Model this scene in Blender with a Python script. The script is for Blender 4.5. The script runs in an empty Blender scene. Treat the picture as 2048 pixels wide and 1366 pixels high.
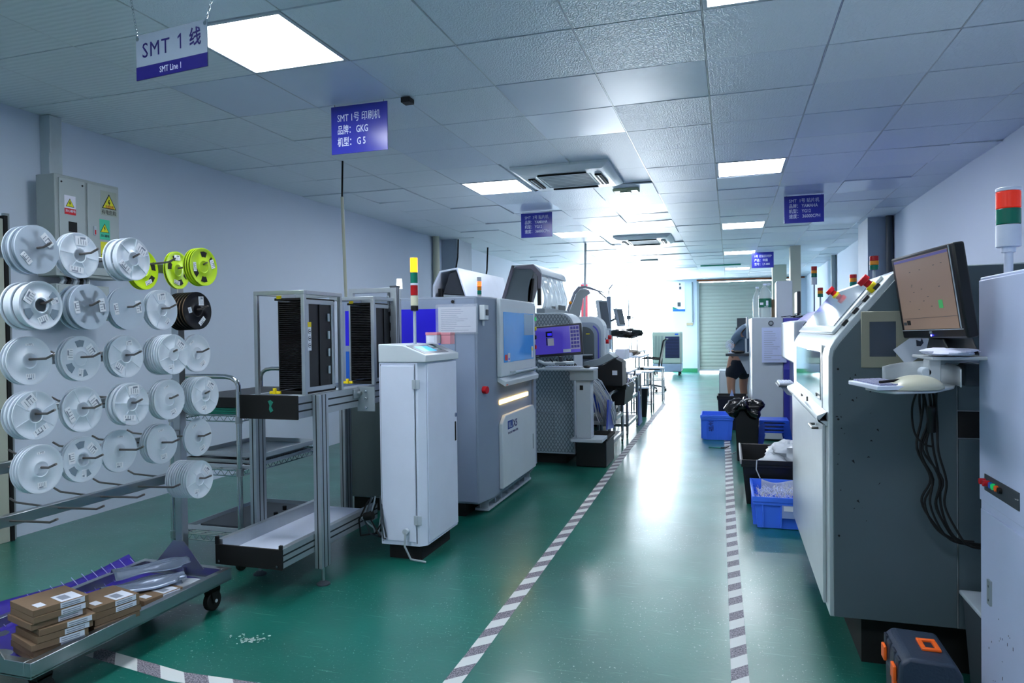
import bpy, math, random
from mathutils import Vector, Matrix
from math import pi, sin, cos, radians as R
random.seed(7)
SC = bpy.context.scene
COL = SC.collection
# ------------------------------------------------------------------ camera, world, lights, exposure
CAMH = 1.25
yaw, pit, rol = .3022, -.0142, -.0130
fw = Vector((-sin(yaw)*cos(pit), cos(yaw)*cos(pit), sin(pit)))
rt = Vector((cos(yaw), sin(yaw), 0)); up = rt.cross(fw)
r2 = rt*cos(rol)+up*sin(rol); u2 = -rt*sin(rol)+up*cos(rol)
cam = bpy.data.cameras.new('camera'); camo = bpy.data.objects.new('camera', cam); COL.objects.link(camo)
camo.matrix_world = Matrix(((r2.x, u2.x, -fw.x, 0), (r2.y, u2.y, -fw.y, 0), (r2.z, u2.z, -fw.z, CAMH), (0, 0, 0, 1)))
cam.sensor_width = 36; cam.lens = 1397/2048*36; cam.clip_start = .05; cam.clip_end = 200
SC.camera = camo
SC.view_settings.view_transform = 'Standard'; SC.view_settings.look = 'None'
SC.view_settings.gamma = 1; SC.view_settings.use_curve_mapping = False
SC.view_settings.exposure = 1.35
SC.cycles.max_bounces = 7; SC.cycles.diffuse_bounces = 4; SC.cycles.glossy_bounces = 4
SC.cycles.transparent_max_bounces = 8; SC.cycles.sample_clamp_indirect = 8; SC.cycles.use_denoising = True
W = bpy.data.worlds.new('World'); SC.world = W; W.use_nodes = True
bg = W.node_tree.nodes['Background']; bg.inputs[0].default_value = (.82, .91, 1, 1); bg.inputs[1].default_value = 20.0
LAMP = 13.5           # radiance of the LED ceiling panels
for k, (cx, cz, w, h) in enumerate([(-2.475, 1.33, 1.75, 2.55), (-3.72, 1.33, .52, 2.55), (.43, .04, 2.6, .08)]):
    l = bpy.data.lights.new('window_portal', 'AREA'); l.shape = 'RECTANGLE'; l.size = w; l.size_y = h; l.cycles.is_portal = True
    o = bpy.data.objects.new('window_portal', l); COL.objects.link(o); o.location = (cx, 21.16, cz); o.rotation_euler = (R(-90), 0, 0)

# ------------------------------------------------------------------ materials
def s2l(c): return c/12.92 if c <= .04045 else ((c+.055)/1.055)**2.4
def hexc(h): return tuple(s2l(int(h[i:i+2], 16)/255) for i in (0, 2, 4))+(1,)
MT = {}
def mat(name, col, rough=.5, metal=0, var=.06, scale=6, bump=0, bscale=60, coat=0, trans=0, alpha=1, emit=0, ecol=None, spec=.5, ior=1.45):
    if name in MT: return MT[name]
    m = bpy.data.materials.new(name); m.use_nodes = True; nt = m.node_tree; b = nt.nodes['Principled BSDF']
    c = hexc(col); b.inputs['Roughness'].default_value = rough; b.inputs['Metallic'].default_value = metal
    b.inputs['Coat Weight'].default_value = coat; b.inputs['Transmission Weight'].default_value = trans
    b.inputs['Alpha'].default_value = alpha; b.inputs['Specular IOR Level'].default_value = spec; b.inputs['IOR'].default_value = ior
    b.inputs['Base Color'].default_value = c
    if var or bump:
        tc = nt.nodes.new('ShaderNodeTexCoord'); nz = nt.nodes.new('ShaderNodeTexNoise'); nz.inputs['Scale'].default_value = scale
        nz.inputs['Detail'].default_value = 4; nt.links.new(tc.outputs['Object'], nz.inputs['Vector'])
        if var:
            mx = nt.nodes.new('ShaderNodeMix'); mx.data_type = 'RGBA'
            mx.inputs[6].default_value = tuple(x*(1-var) for x in c[:3])+(1,); mx.inputs[7].default_value = tuple(min(1, x*(1+var)) for x in c[:3])+(1,)
            nt.links.new(nz.outputs[0], mx.inputs[0]); nt.links.new(mx.outputs[2], b.inputs['Base Color'])
        if bump:
            n2 = nt.nodes.new('ShaderNodeTexNoise'); n2.inputs['Scale'].default_value = bscale; nt.links.new(tc.outputs['Object'], n2.inputs['Vector'])
            bp = nt.nodes.new('ShaderNodeBump'); bp.inputs['Strength'].default_value = bump; bp.inputs['Distance'].default_value = .01
            nt.links.new(n2.outputs[0], bp.inputs['Height']); nt.links.new(bp.outputs[0], b.inputs['Normal'])
    if emit:
        b.inputs['Emission Color'].default_value = hexc(ecol or col); b.inputs['Emission Strength'].default_value = emit
    MT[name] = m; return m
def nodes(m): return m.node_tree, m.node_tree.nodes, m.node_tree.links, m.node_tree.nodes['Principled BSDF']

WHITE = mat('white_paint', 'D5DEF0', .38); CREAM = mat('cream_plastic', 'D8D6BC', .45); OFFW = mat('offwhite_metal', 'C9D3DA', .4)
BLUEG = mat('bluegrey_metal', '8593A6', .42); LGREY = mat('light_grey_metal', 'AEBAC4', .4); MGREY = mat('mid_grey_metal', '8C989E', .45)
DGREY = mat('dark_grey', '3C444C', .5); BLACK = mat('black_plastic', '0E1014', .42); SOOT = mat('black_matte', '08090A', .7)
ALU = mat('aluminium_profile', 'B4BCC2', .36, .75, scale=20); STEEL = mat('stainless_steel', 'A8AEB2', .28, .95, scale=12); CHROME = mat('chrome', 'C8CDD2', .15, 1, var=0)
ROD = mat('steel_rod', '6E6A68', .4, .8); GROOVE = mat('groove_black', '1C2024', .6)
INDIGO = mat('indigo_panel', '2A22D8', .35, var=.02); BLUEP = mat('blue_panel', '1F5FC4', .35, var=.02)
MGREEN = mat('machine_grey_green', '4F5E64', .42, bump=.03, bscale=30); PGREY = mat('pillar_grey', '9FADBB', .6)
PURPLE = mat('purple_paint', '4A4AA8', .4); CRATE = mat('blue_crate_plastic', '3F74EE', .38, spec=.4); STOOLB = mat('blue_stool_plastic', '2E60DC', .3)
AMBER = mat('amber_lens', 'E08A10', .25, emit=.0001); AMBERL = mat('amber_lens_lit', 'F08A10', .25, emit=1.6, ecol='FF8C14')
GREENL = mat('green_lens', '06705A', .25); REDL = mat('red_lens', 'B01018', .25); REDLIT = mat('red_lens_lit', 'FF3010', .3, emit=3, ecol='FF4018')
ORANGE = mat('orange_plastic', 'F0641A', .4); REDB = mat('red_button', 'C41420', .35); YELLOW = mat('yellow_plastic', 'E8D010', .4); GBTN = mat('green_button', '109A50', .3, emit=.3)
CARD = mat('brown_cardboard', '7C6650', .8, bump=.05, bscale=200); PAPER = mat('white_paper', 'D8DEEA', .6, var=.02); INK = mat('printed_ink', '3A4050', .7, var=0); PALEINK = mat('pale_ink', '8890A0', .7, var=0)
LABP = mat('label_paper', 'F4F6FC', .6, var=.01); LABK = mat('label_print', '8A92A2', .7, var=0)
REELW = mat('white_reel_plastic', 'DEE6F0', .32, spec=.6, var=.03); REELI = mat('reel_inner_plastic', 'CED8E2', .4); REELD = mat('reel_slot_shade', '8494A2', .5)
REELY = mat('yellow_green_reel', 'C6E81C', .4); REELK = mat('black_reel', '101114', .35); TAPEW = mat('carrier_tape_white', 'D4DDE6', .5)
RUBBER = mat('black_rubber', '101010', .6); GREENP = mat('green_tray_plastic', '1E7F6E', .5); BAG = mat('plastic_bag', 'D5DEE6', .25, alpha=.75, bump=.5, bscale=25)
SILVER = mat('antistatic_bag', '9AA6BC', .25, .55, bump=.4, bscale=18); DARKBAG = mat('black_bag', '0A0A0C', .18, bump=.8, bscale=22)
CABLEW = mat('white_cable', 'C4C8CC', .5); SCR_OFF = mat('grey_screen', '2C3540', .25)
SIGNBLUE = mat('sign_blue', '30359E', .22, var=.02); SIGNGREY = mat('sign_grey', '93A3B4', .4, var=.02); SIGNTXT = mat('sign_white_text', 'D4DCF0', .5, var=0); NAVY = mat('navy_text', '241C66', .4, var=0)
LED = mat('led_panel_diffuser', 'FFFFFF', .5, var=0, emit=LAMP, ecol='F0F6FF')
GLASSM = mat('clear_plastic', 'DDE8EE', .06, alpha=.28, var=0); SMOKE = mat('blue_tinted_window', '2F8FD0', .08, alpha=.88, var=0, spec=.8)

# ------------------------------------------------------------------ mesh builder
class MB:
    def __init__(s, T=None): s.v = []; s.f = []; s.m = []; s.mats = []; s.T = T or Matrix()
    def mi(s, m):
        if m not in s.mats: s.mats.append(m)
        return s.mats.index(m)
    def add(s, vs, fs, m):
        n = len(s.v); s.v += [s.T @ Vector(v) for v in vs]; i = s.mi(m)
        for f in fs: s.f.append([n+a for a in f]); s.m.append(i)
        return s
    def box(s, x0, x1, y0, y1, z0, z1, m):
        if x0 > x1: x0, x1 = x1, x0
        if y0 > y1: y0, y1 = y1, y0
        if z0 > z1: z0, z1 = z1, z0
        v = [(x, y, z) for z in (z0, z1) for y in (y0, y1) for x in (x0, x1)]
        return s.add(v, [(0, 2, 3, 1), (4, 5, 7, 6), (0, 1, 5, 4), (2, 6, 7, 3), (0, 4, 6, 2), (1, 3, 7, 5)], m)
    def cyl(s, p0, p1, r, m, n=16, r2=None):
        p0 = Vector(p0); p1 = Vector(p1); d = (p1-p0).normalized(); a = d.orthogonal().normalized(); b = d.cross(a); r2 = r if r2 is None else r2
        v = [p0+(a*cos(2*pi*k/n)+b*sin(2*pi*k/n))*r for k in range(n)]+[p1+(a*cos(2*pi*k/n)+b*sin(2*pi*k/n))*r2 for k in range(n)]
        f = [(k, (k+1) % n, n+(k+1) % n, n+k) for k in range(n)]+[tuple(range(n-1, -1, -1)), tuple(range(n, 2*n))]
        return s.add(v, f, m)
    def tube(s, pts, r, m, n=8):
        pts = [Vector(p) for p in pts]; v = []; f = []; a = None
        for i, p in enumerate(pts):
            d = (pts[min(i+1, len(pts)-1)]-pts[max(i-1, 0)]).normalized()
            if a is None: a = d.orthogonal().normalized()
            a = (a-d*a.dot(d)).normalized(); b = d.cross(a)
            v += [p+(a*cos(2*pi*k/n)+b*sin(2*pi*k/n))*r for k in range(n)]
        for i in range(len(pts)-1):
            f += [(i*n+k, i*n+(k+1) % n, (i+1)*n+(k+1) % n, (i+1)*n+k) for k in range(n)]
        f += [tuple(range(n-1, -1, -1)), tuple(range((len(pts)-1)*n, len(pts)*n))]
        return s.add(v, f, m)
    def prism(s, poly, ax, a0, a1, m):      # poly in the two other axes (x:yz, y:xz, z:xy)
        def P(u, w, a): return {'x': (a, u, w), 'y': (u, a, w), 'z': (u, w, a)}[ax]
        n = len(poly); v = [P(u, w, a0) for u, w in poly]+[P(u, w, a1) for u, w in poly]
        return s.add(v, [tuple(range(n)), tuple(range(2*n-1, n-1, -1))]+[(k, n+k, n+(k+1) % n, (k+1) % n) for k in range(n)], m)
    def frame(s, u0, u1, w0, w1, t, ax, a0, a1, m):   # rectangular frame
        def B(a, b, c, d):
            if ax == 'x': s.box(a0, a1, a, b, c, d, m)
            elif ax == 'y': s.box(a, b, a0, a1, c, d, m)
            else: s.box(a, b, c, d, a0, a1, m)
        B(u0, u1, w0, w0+t); B(u0, u1, w1-t, w1); B(u0, u0+t, w0+t, w1-t); B(u1-t, u1, w0+t, w1-t); return s
    def lathe(s, prof, c, m, ax='z', n=24):
        v = []; f = []; c = Vector(c)
        for r, h in prof:
            for k in range(n):
                a = 2*pi*k/n; x, y = r*cos(a), r*sin(a)
                v.append(c+Vector({'z': (x, y, h), 'x': (h, x, y), 'y': (x, h, y)}[ax]))
        for i in range(len(prof)-1):
            f += [(i*n+k, i*n+(k+1) % n, (i+1)*n+(k+1) % n, (i+1)*n+k) for k in range(n)]
        f += [tuple(range(n-1, -1, -1)), tuple(range((len(prof)-1)*n, len(prof)*n))]
        return s.add(v, f, m)
    def ball(s, c, r, m, n=12, sq=(1, 1, 1)):
        prof = [(sin(pi*k/n)*r if 0 < k < n else r*.01, -cos(pi*k/n)*r) for k in range(n+1)]
        v = []; f = []
        for rr, h in prof:
            for k in range(n): v.append((c[0]+rr*cos(2*pi*k/n)*sq[0], c[1]+rr*sin(2*pi*k/n)*sq[1], c[2]+h*sq[2]))
        for i in range(n):
            f += [(i*n+k, i*n+(k+1) % n, (i+1)*n+(k+1) % n, (i+1)*n+k) for k in range(n)]
        return s.add(v, f, m)
    def blob(s, c, rx, ry, rz, m, n=14, amp=.25, seed=1):     # crumpled bag
        rd = random.Random(seed); ph = [(rd.uniform(2, 5), rd.uniform(2, 6), rd.uniform(0, 6)) for _ in range(4)]
        v = []; f = []
        for i in range(n+1):
            t = pi*i/n
            for k in range(2*n):
                a = pi*k/n; q = 1+amp*sum(sin(A*a+p)*sin(Bq*t+p) for A, Bq, p in [(round(A), Bq, p) for A, Bq, p in ph])/3+rd.uniform(-.04, .04)*(0 < i < n)
                v.append((c[0]+rx*sin(t)*cos(a)*q, c[1]+ry*sin(t)*sin(a)*q, c[2]-rz*cos(t)*(1 if i in (0, n) else q)))
        N = 2*n
        for i in range(n): f += [(i*N+k, i*N+(k+1) % N, (i+1)*N+(k+1) % N, (i+1)*N+k) for k in range(N)]
        return s.add(v, f, m)
    def grid(s, fn, nu, nv, m):
        v = [fn(i/nu, j/nv) for j in range(nv+1) for i in range(nu+1)]
        return s.add(v, [(j*(nu+1)+i, j*(nu+1)+i+1, (j+1)*(nu+1)+i+1, (j+1)*(nu+1)+i) for j in range(nv) for i in range(nu)], m)

def smooth(pts, k=5):
    P = [Vector(p) for p in pts]; o = []
    for i in range(len(P)-1):
        a, b, c, d = P[max(i-1, 0)], P[i], P[i+1], P[min(i+2, len(P)-1)]
        for j in range(k):
            t = j/k; o.append(.5*((2*b)+(c-a)*t+(2*a-5*b+4*c-d)*t*t+(3*b-a-3*c+d)*t**3))
    return o+[P[-1]]
ORG = {}
def org(p): return ORG.get(p.name, Vector((0, 0, 0))) if p else Vector((0, 0, 0))
def tag(o, label, cat, group=None, kind=None):
    if label: o['label'] = label
    if cat: o['category'] = cat
    if group: o['group'] = group
    if kind: o['kind'] = kind
    return o
def link(name, me, parent=None, origin=None):
    o = bpy.data.objects.new(name, me); COL.objects.link(o)
    if parent: o.parent = parent; ORG[o.name] = org(parent)
    else: o.location = origin or (0, 0, 0); ORG[o.name] = Vector(o.location)
    return o
def build(name, mb, parent=None, bevel=0, label=None, seg=2, smooth=40, solid=0, origin=None):
    vs = mb.v
    if parent: og = org(parent)
    elif origin is not None: og = Vector(origin)
    else:
        xs = [v.x for v in vs]; ys = [v.y for v in vs]; zs = [v.z for v in vs]
        og = Vector(((min(xs)+max(xs))/2, (min(ys)+max(ys))/2, min(zs)))
    me = bpy.data.meshes.new(name); me.from_pydata([v-og for v in vs], [], mb.f)
    for m in mb.mats: me.materials.append(m)
    me.polygons.foreach_set('material_index', mb.m); me.polygons.foreach_set('use_smooth', [True]*len(mb.f))
    me.update(); me.set_sharp_from_angle(angle=R(smooth))
    o = link(name, me, parent, og)
    if bevel:
        b = o.modifiers.new('bevel', 'BEVEL'); b.width = bevel; b.segments = seg; b.limit_method = 'ANGLE'; b.angle_limit = R(35); b.harden_normals = False
    if solid:
        b = o.modifiers.new('thickness', 'SOLIDIFY'); b.thickness = solid
    if label: o['label'] = label
    return o
def struct(name, mb, bevel=0, **k):
    o = build(name, mb, None, bevel, **k); o['kind'] = 'structure'; return o
def thing(name, label, cat, loc=(0, 0, 0), group=None):
    o = bpy.data.objects.new(name, None); COL.objects.link(o); o.location = loc; o.empty_display_size = .05
    ORG[o.name] = Vector(loc); return tag(o, label, cat, group)
def single(name, mb, label, cat, group=None, bevel=0, **k): return tag(build(name, mb, None, bevel, **k), label, cat, group)
def copy_tree(root, loc=None, label=None, rot=None):
    def cp(o, par):
        c = o.copy(); COL.objects.link(c)
        if par: c.parent = par
        for ch in [x for x in bpy.data.objects if x.parent == o]: cp(ch, c)
        return c
    c = cp(root, None)
    if loc is not None: c.location = loc
    if rot is not None: c.rotation_euler = rot
    if label: c['label'] = label
    return c
def text(name, string, size, o, rv, uv, m, parent, width=None, align='LEFT', depth=.0004, bold=0, space=1.0, letter=1.0):
    cu = bpy.data.curves.new('t', 'FONT'); cu.body = string; cu.size = size; cu.align_x = align; cu.extrude = depth; cu.offset = bold; cu.space_line = space; cu.resolution_u = 2; cu.space_character = letter
    t = bpy.data.objects.new('t', cu); COL.objects.link(t); bpy.context.view_layer.update()
    me = bpy.data.meshes.new_from_object(t.evaluated_get(bpy.context.evaluated_depsgraph_get()))
    bpy.data.objects.remove(t); bpy.data.curves.remove(cu)
    rv = Vector(rv).normalized(); uv = Vector(uv).normalized(); nv = rv.cross(uv); k = 1
    if width:
        xs = [v.co.x for v in me.vertices]
        if xs and max(xs)-min(xs) > 0: k = width/(max(xs)-min(xs))
    og = org(parent); o = Vector(o)
    for v in me.vertices: c = v.co.copy(); v.co = o+rv*c.x*k+uv*c.y+nv*(c.z+depth)-og
    me.materials.clear(); me.materials.append(m); me.name = name
    ob = link(name, me, parent); return ob
def tower(parent, x, y, z0, zp, segs, r, pole=.012, base=None):
    """pole from z0 to zp then stacked lenses [(material, height)...] upward, each its own part"""
    if zp > z0: build('pole', MB().cyl((x, y, z0), (x, y, zp), pole, LGREY, 12), parent)
    z = zp
    for i, (m, h) in enumerate(segs):
        nm = {'red_lens': 'red_lens', 'red_lens_lit': 'red_lens', 'amber_lens': 'amber_lens', 'amber_lens_lit': 'amber_lens', 'green_lens': 'green_lens'}.get(m.name, 'housing')
        build(nm, MB().cyl((x, y, z+.0008), (x, y, z+h-.0008), r, m, 20), parent, .0015); z += h
    return z
# ------------------------------------------------------------------ the setting
CEIL = 2.70; XL, XR, YB, YF = -4.28, 2.05, 21.0, -2.5
# floor: green epoxy with scratches, worn specks
m = mat('green_epoxy_floor', '0A6E56', .36, var=0, spec=.8, coat=.45); nt, N, L, b = nodes(m)
tc = N.new('ShaderNodeTexCoord')
def noise(sc, det=4, vec=None, rough=.5):
    n = N.new('ShaderNodeTexNoise'); n.inputs['Scale'].default_value = sc; n.inputs['Detail'].default_value = det; n.inputs['Roughness'].default_value = rough
    L.new(vec or tc.outputs['Object'], n.inputs['Vector']); return n
def ramp(src, p0, p1, c0, c1):
    r = N.new('ShaderNodeValToRGB'); r.color_ramp.elements[0].position = p0; r.color_ramp.elements[1].position = p1
    r.color_ramp.elements[0].color = c0; r.color_ramp.elements[1].color = c1; L.new(src, r.inputs[0]); return r
n1 = noise(1.3); base = ramp(n1.outputs[0], .35, .7, hexc('04564C'), hexc('086C5E'))
b.inputs['Coat Roughness'].default_value = .2
n2 = noise(95, 2); n2b = noise(2.2, 2); sp = ramp(n2.outputs[0], .67, .70, (0, 0, 0, 1), (1, 1, 1, 1)); pat = ramp(n2b.outputs[0], .42, .58, (0, 0, 0, 1), (1, 1, 1, 1))
mu = N.new('ShaderNodeMath'); mu.operation = 'MULTIPLY'; L.new(sp.outputs[0], mu.inputs[0]); L.new(pat.outputs[0], mu.inputs[1])
mx = N.new('ShaderNodeMix'); mx.data_type = 'RGBA'; L.new(mu.outputs[0], mx.inputs[0]); L.new(base.outputs[0], mx.inputs[6]); mx.inputs[7].default_value = hexc('9FB8B0')
mp = N.new('ShaderNodeMapping'); mp.inputs['Rotation'].default_value = (0, 0, .5); mp.inputs['Scale'].default_value = (3, 60, 1); L.new(tc.outputs['Object'], mp.inputs[0])
n3 = noise(1.5, 3, mp.outputs[0]); sc_ = ramp(n3.outputs[0], .66, .69, (0, 0, 0, 1), (.5, .5, .5, 1))
mx2 = N.new('ShaderNodeMix'); mx2.data_type = 'RGBA'; L.new(sc_.outputs[0], mx2.inputs[0]); L.new(mx.outputs[2], mx2.inputs[6]); mx2.inputs[7].default_value = hexc('5E9A88')
L.new(mx2.outputs[2], b.inputs['Base Color'])
n4 = noise(3.5, 5); rr = N.new('ShaderNodeMapRange'); rr.inputs[3].default_value = .30; rr.inputs[4].default_value = .44; L.new(n4.outputs[0], rr.inputs[0]); L.new(rr.outputs[0], b.inputs['Roughness'])
n5 = noise(55, 3); bp = N.new('ShaderNodeBump'); bp.inputs['Strength'].default_value = .12; bp.inputs['Distance'].default_value = .004; L.new(n5.outputs[0], bp.inputs['Height']); L.new(bp.outputs[0], b.inputs['Normal'])
struct('floor', MB().box(XL-.15, XR+.15, YF-.15, YB+.15, -.1, 0, MT['green_epoxy_floor']), origin=(0, 0, 0))
WALLM = mat('painted_wall', 'C5D1E1', .75, var=.03, scale=1.5, bump=.05, bscale=12)
struct('wall_left', MB().box(XL-.15, XL, YF, YB, 0, 2.95, WALLM))
struct('wall_right', MB().box(XR, XR+.15, YF, YB, 0, 2.95, WALLM))
struct('wall_near', MB().box(XL-.15, XR+.15, YF-.15, YF, 0, 2.95, WALLM))
wb = MB(); y0, y1 = YB, YB+.15
for x0, x1, z0, z1 in [(XL-.15, -3.98, 0, 2.95), (-3.98, XR+.15, 2.62, 2.95), (-3.45, -3.35, 0, 2.62), (-3.98, -3.45, 0, .05), (-3.35, -1.6, 0, .05), (-1.6, -.88, 0, 2.62), (1.75, XR+.15, 0, 2.62)]:
    wb.box(x0, x1, y0, y1, z0, z1, WALLM)
struct('wall_back', wb)
FR = mat('white_window_frame', 'DFE6E6', .4)
PANE = mat('window_glass', 'F4FAFF', .03, alpha=.06, var=0)
for nm, x0, x1, xs in (('window_1', -3.35, -1.6, [-2.77, -2.18]), ('added_window', -3.98, -3.45, [])):  # the narrow second window is added, standing in for a strongly lit wall strip
    f = MB().frame(x0, x1, .05, 2.62, .035, 'y', YB+.03, YB+.09, FR)
    for x in xs: f.box(x-.015, x+.015, YB+.04, YB+.08, .085, 2.585, FR)
    w = struct(nm, f)
    build('glass_pane', MB().box(x0+.035, x1-.035, YB+.055, YB+.061, .085, 2.585, PANE), w)
# roller shutter
SH = mat('shutter_slats', 'A3AAA2', .45, var=.03)
sb = MB()
for k in range(25): z = .05+k*.102; sb.prism([(YB+.045, z), (YB+.036, z+.03), (YB+.036, z+.07), (YB+.045, z+.1)], 'x', -.85, 1.72, SH)
sb.box(-.85, 1.72, YB+.051, YB+.07, .05, 2.6, SH)
d1 = struct('door_1', sb)
build('guide_rail', MB().box(-.9, -.84, YB-.03, YB+.08, 0, 2.62, MGREY), d1); build('guide_rail', MB().box(1.71, 1.77, YB-.03, YB+.08, 0, 2.62, MGREY), d1)
build('bottom_bar', MB().box(-.84, 1.71, YB+.0, YB+.045, .03, .075, LGREY), d1)
struct('trim_1', MB().cyl((-.9, YB-.06, 2.655), (2.0, YB-.06, 2.655), .022, mat('rusty_pipe', '8E4A28', .6)))
struct('baseboard_back', MB().box(-1.6, -.9, YB-.012, YB, 0, .11, mat('green_skirting', '2E8C5E', .5)))
#struct('baseboard_left', MB().box(XL, XL+.006, YF, YB, 0, .035, MT['green_skirting']))
# green light gap between ceiling tiles far away
# left door frame at picture edge
df = MB().box(XL, XL+.05, 1.2, 3.16, 0, 1.98, mat('beige_door', 'A9AFA2', .5)); d2 = struct('door_2', df, .004)
build('door_edge', MB().box(XL, XL+.055, 3.162, 3.185, 0, 2.0, SOOT), d2); build('door_casing', MB().box(XL, XL+.03, 3.187, 3.215, 0, 2.02, MGREY), d2)
# ceiling tiles
def ceil_mat(name, col, kind):
    m = mat(name, col, .45, var=0, spec=.4); nt, N, L, b = nodes(m)
    tc = N.new('ShaderNodeTexCoord'); wv = N.new('ShaderNodeTexWave'); wv.inputs['Scale'].default_value = 15 if kind else 9; wv.inputs['Distortion'].default_value = 9 if kind else 2.5; wv.inputs['Detail'].default_value = 1; wv.inputs['Detail Scale'].default_value = 3 if kind else 1.2
    wv.bands_direction = 'X' if kind else 'Y'
    L.new(tc.outputs['Object'], wv.inputs['Vector']); bp = N.new('ShaderNodeBump'); bp.inputs['Strength'].default_value = .3; bp.inputs['Distance'].default_value = .004; L.new(wv.outputs['Fac'], bp.inputs['Height']); L.new(bp.outputs[0], b.inputs['Normal'])
    return m
CM = [ceil_mat('ceiling_tile_scale', 'D6E1EA', 1), ceil_mat('ceiling_tile_scale_b', 'D0DCE8', 1), ceil_mat('ceiling_tile_ripple', 'D8E2E8', 0)]
CFLAT = mat('ceiling_tile_flat', 'C2D0E0', .3, var=.02)
TX, TY, X0, Y0 = .6, .6138, -.709, 3.311
lamps = [(-3, j) for j in (-7, -4, -1, 5, 11, 17, 23)]+[(1, j) for j in (-7, -1, 5, 11, 17, 23)]  # one extra left-row panel, out of view, added to brighten the near left
acs = {(-2, 4), (-2, 5), (-1, 4), (-1, 5), (-2, 12), (-2, 13), (-1, 12), (-1, 13)}
cb = MB(); rd = random.Random(3)
for i in range(-6, 5):
    for j in range(-10, 30):
        if (i, j) in lamps: continue
        x0, x1, y0, y1 = max(X0+i*TX+.0045, XL), min(X0+(i+1)*TX-.0045, XR), max(Y0+j*TY+.0045, YF), min(Y0+(j+1)*TY-.0045, YB)
        if x1-x0 < .02 or y1-y0 < .02: continue
        ac = (i, j) in acs
        if ac: continue
        m = CM[2] if i <= -4 else (CM[rd.randrange(2)] if rd.random() < .86 else CFLAT)
        if (i, j) in ((-3, 0), (2, 7), (-4, 0), (1, 6), (-3, 7)): m = CFLAT
        s = .012 if j > 4 else .003
        dz = [rd.uniform(-s, 0) for _ in range(4)] if rd.random() < .6 else [0]*4
        v = [(x0, y0, CEIL+dz[0]), (x1, y0, CEIL+dz[1]), (x1, y1, CEIL+dz[2]), (x0, y1, CEIL+dz[3])]; v += [(a, c, d+.012) for a, c, d in v]
        cb.add(v, [(0, 3, 2, 1), (4, 5, 6, 7), (0, 1, 5, 4), (1, 2, 6, 5), (2, 3, 7, 6), (3, 0, 4, 7)], m)
struct('ceiling', cb, origin=(0, 0, CEIL), smooth=10)
struct('ceiling_plenum', MB().box(XL-.15, XR+.15, YF-.15, YB+.15, 2.95, 3.0, mat('dark_plenum', '30363A', .9)))
g = MB(); GR = mat('ceiling_grid_metal', 'C2CACE', .3, .4)
for i in range(-5, 5): g.box(X0+i*TX-.02, X0+i*TX+.02, YF, YB, CEIL+.014, CEIL+.03, DGREY).box(X0+i*TX-.0022, X0+i*TX+.0022, YF, YB, CEIL-.001, CEIL+.014, GR)
for j in range(-9, 29): g.box(XL, XR, Y0+j*TY-.015, Y0+j*TY+.015, CEIL+.013, CEIL+.03, DGREY)
struct('trim_3', g)
struct('trim_2', MB().box(-.62, .25, 16.4, 16.52, CEIL-.03, CEIL-.003, mat('teal_strip', '2E9C84', .4)))
# ceiling lamps
def place(i):
    return 'left row' if i < 0 else 'right row'
ords = {-7: 'behind the camera', -4: 'added out of view to brighten the near left', -1: 'nearest', 5: 'second from the camera', 11: 'third from the camera', 17: 'fourth from the camera', 23: 'farthest, near the back wall'}
for i, j in lamps:
    if j == -7: ords_ = 'nearest of all, overhead behind the viewpoint'
    x0, x1, y0, y1 = X0+i*TX+.004, X0+(i+1)*TX-.004, Y0+j*TY+.004, Y0+(j+1)*TY-.004
    t = thing('ceiling_light', 'square recessed LED ceiling panel in the %s, %s' % (place(i), ords[j]), 'ceiling light', ((x0+x1)/2, (y0+y1)/2, CEIL-.004), 'LED panels in the ceiling')
    build('frame', MB().frame(x0, x1, y0, y1, .022, 'z', CEIL-.004, CEIL+.012, LGREY), t)
    build('diffuser', MB().box(x0+.022, x1-.022, y0+.022, y1-.022, CEIL+.001, CEIL+.009, LED), t)
# columns and pipes
struct('column_left', MB().box(XL, -4.02, 10.1, 10.74, 0, CEIL, PGREY), .004)
struct('column_right', MB().box(1.754, XR, 10.25, 10.97, 0, CEIL, PGREY), .004)
struct('column_beige', MB().box(1.03, 1.2, 13.2, 13.5, 0, CEIL, mat('beige_column', 'C4C4B4', .6)), .004)
struct('column_grey', MB().box(.95, 1.25, 17.1, 17.4, 0, CEIL, MT['beige_column']), .004)
single('drain_pipe', MB().cyl((-4.22, 9.75, 0), (-4.22, 9.75, CEIL), .05, mat('pipe_cream', 'B9BCA8', .5)), 'beige vertical drain pipe beside the left wall column', 'pipe')
single('drain_pipe', MB().cyl((2.0, 10.18, 0), (2.0, 10.18, CEIL), .045, DGREY), 'dark vertical pipe beside the right wall column', 'pipe')
single('drain_pipe', MB().cyl((2.0, 15.3, 0), (2.0, 15.3, CEIL), .05, MGREY), 'grey vertical pipe far along the right wall', 'pipe')
t = MB().tube([(-3.98, 10.05, 2.68), (-3.97, 10.0, 2.4), (-4.04, 9.98, 2.0), (-4.1, 9.99, 1.85)], .012, SOOT); single('loose_cable', t, 'black loose cable hanging beside the beige drain pipe', 'cable')
t = MB().tube([(-3.9, 11.2, 2.68), (-3.92, 11.2, 2.3), (-3.97, 11.2, 2.0)], .014, SOOT); single('loose_cable', t, 'black cable hanging from the ceiling right of the left column', 'cable')
p = thing('conduit_pole', 'thin cream pole with black cable rising behind the loader', 'pole', (-3.09, 5.2, 0))
build('cable', MB().cyl((-3.1, 5.2, 2.4), (-3.09, 5.2, 2.7), .008, SOOT, 8), p); build('pole', MB().cyl((-3.04, 5.2, 0), (-3.1, 5.2, 2.4), .013, MT['pipe_cream'], 10), p)
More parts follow.
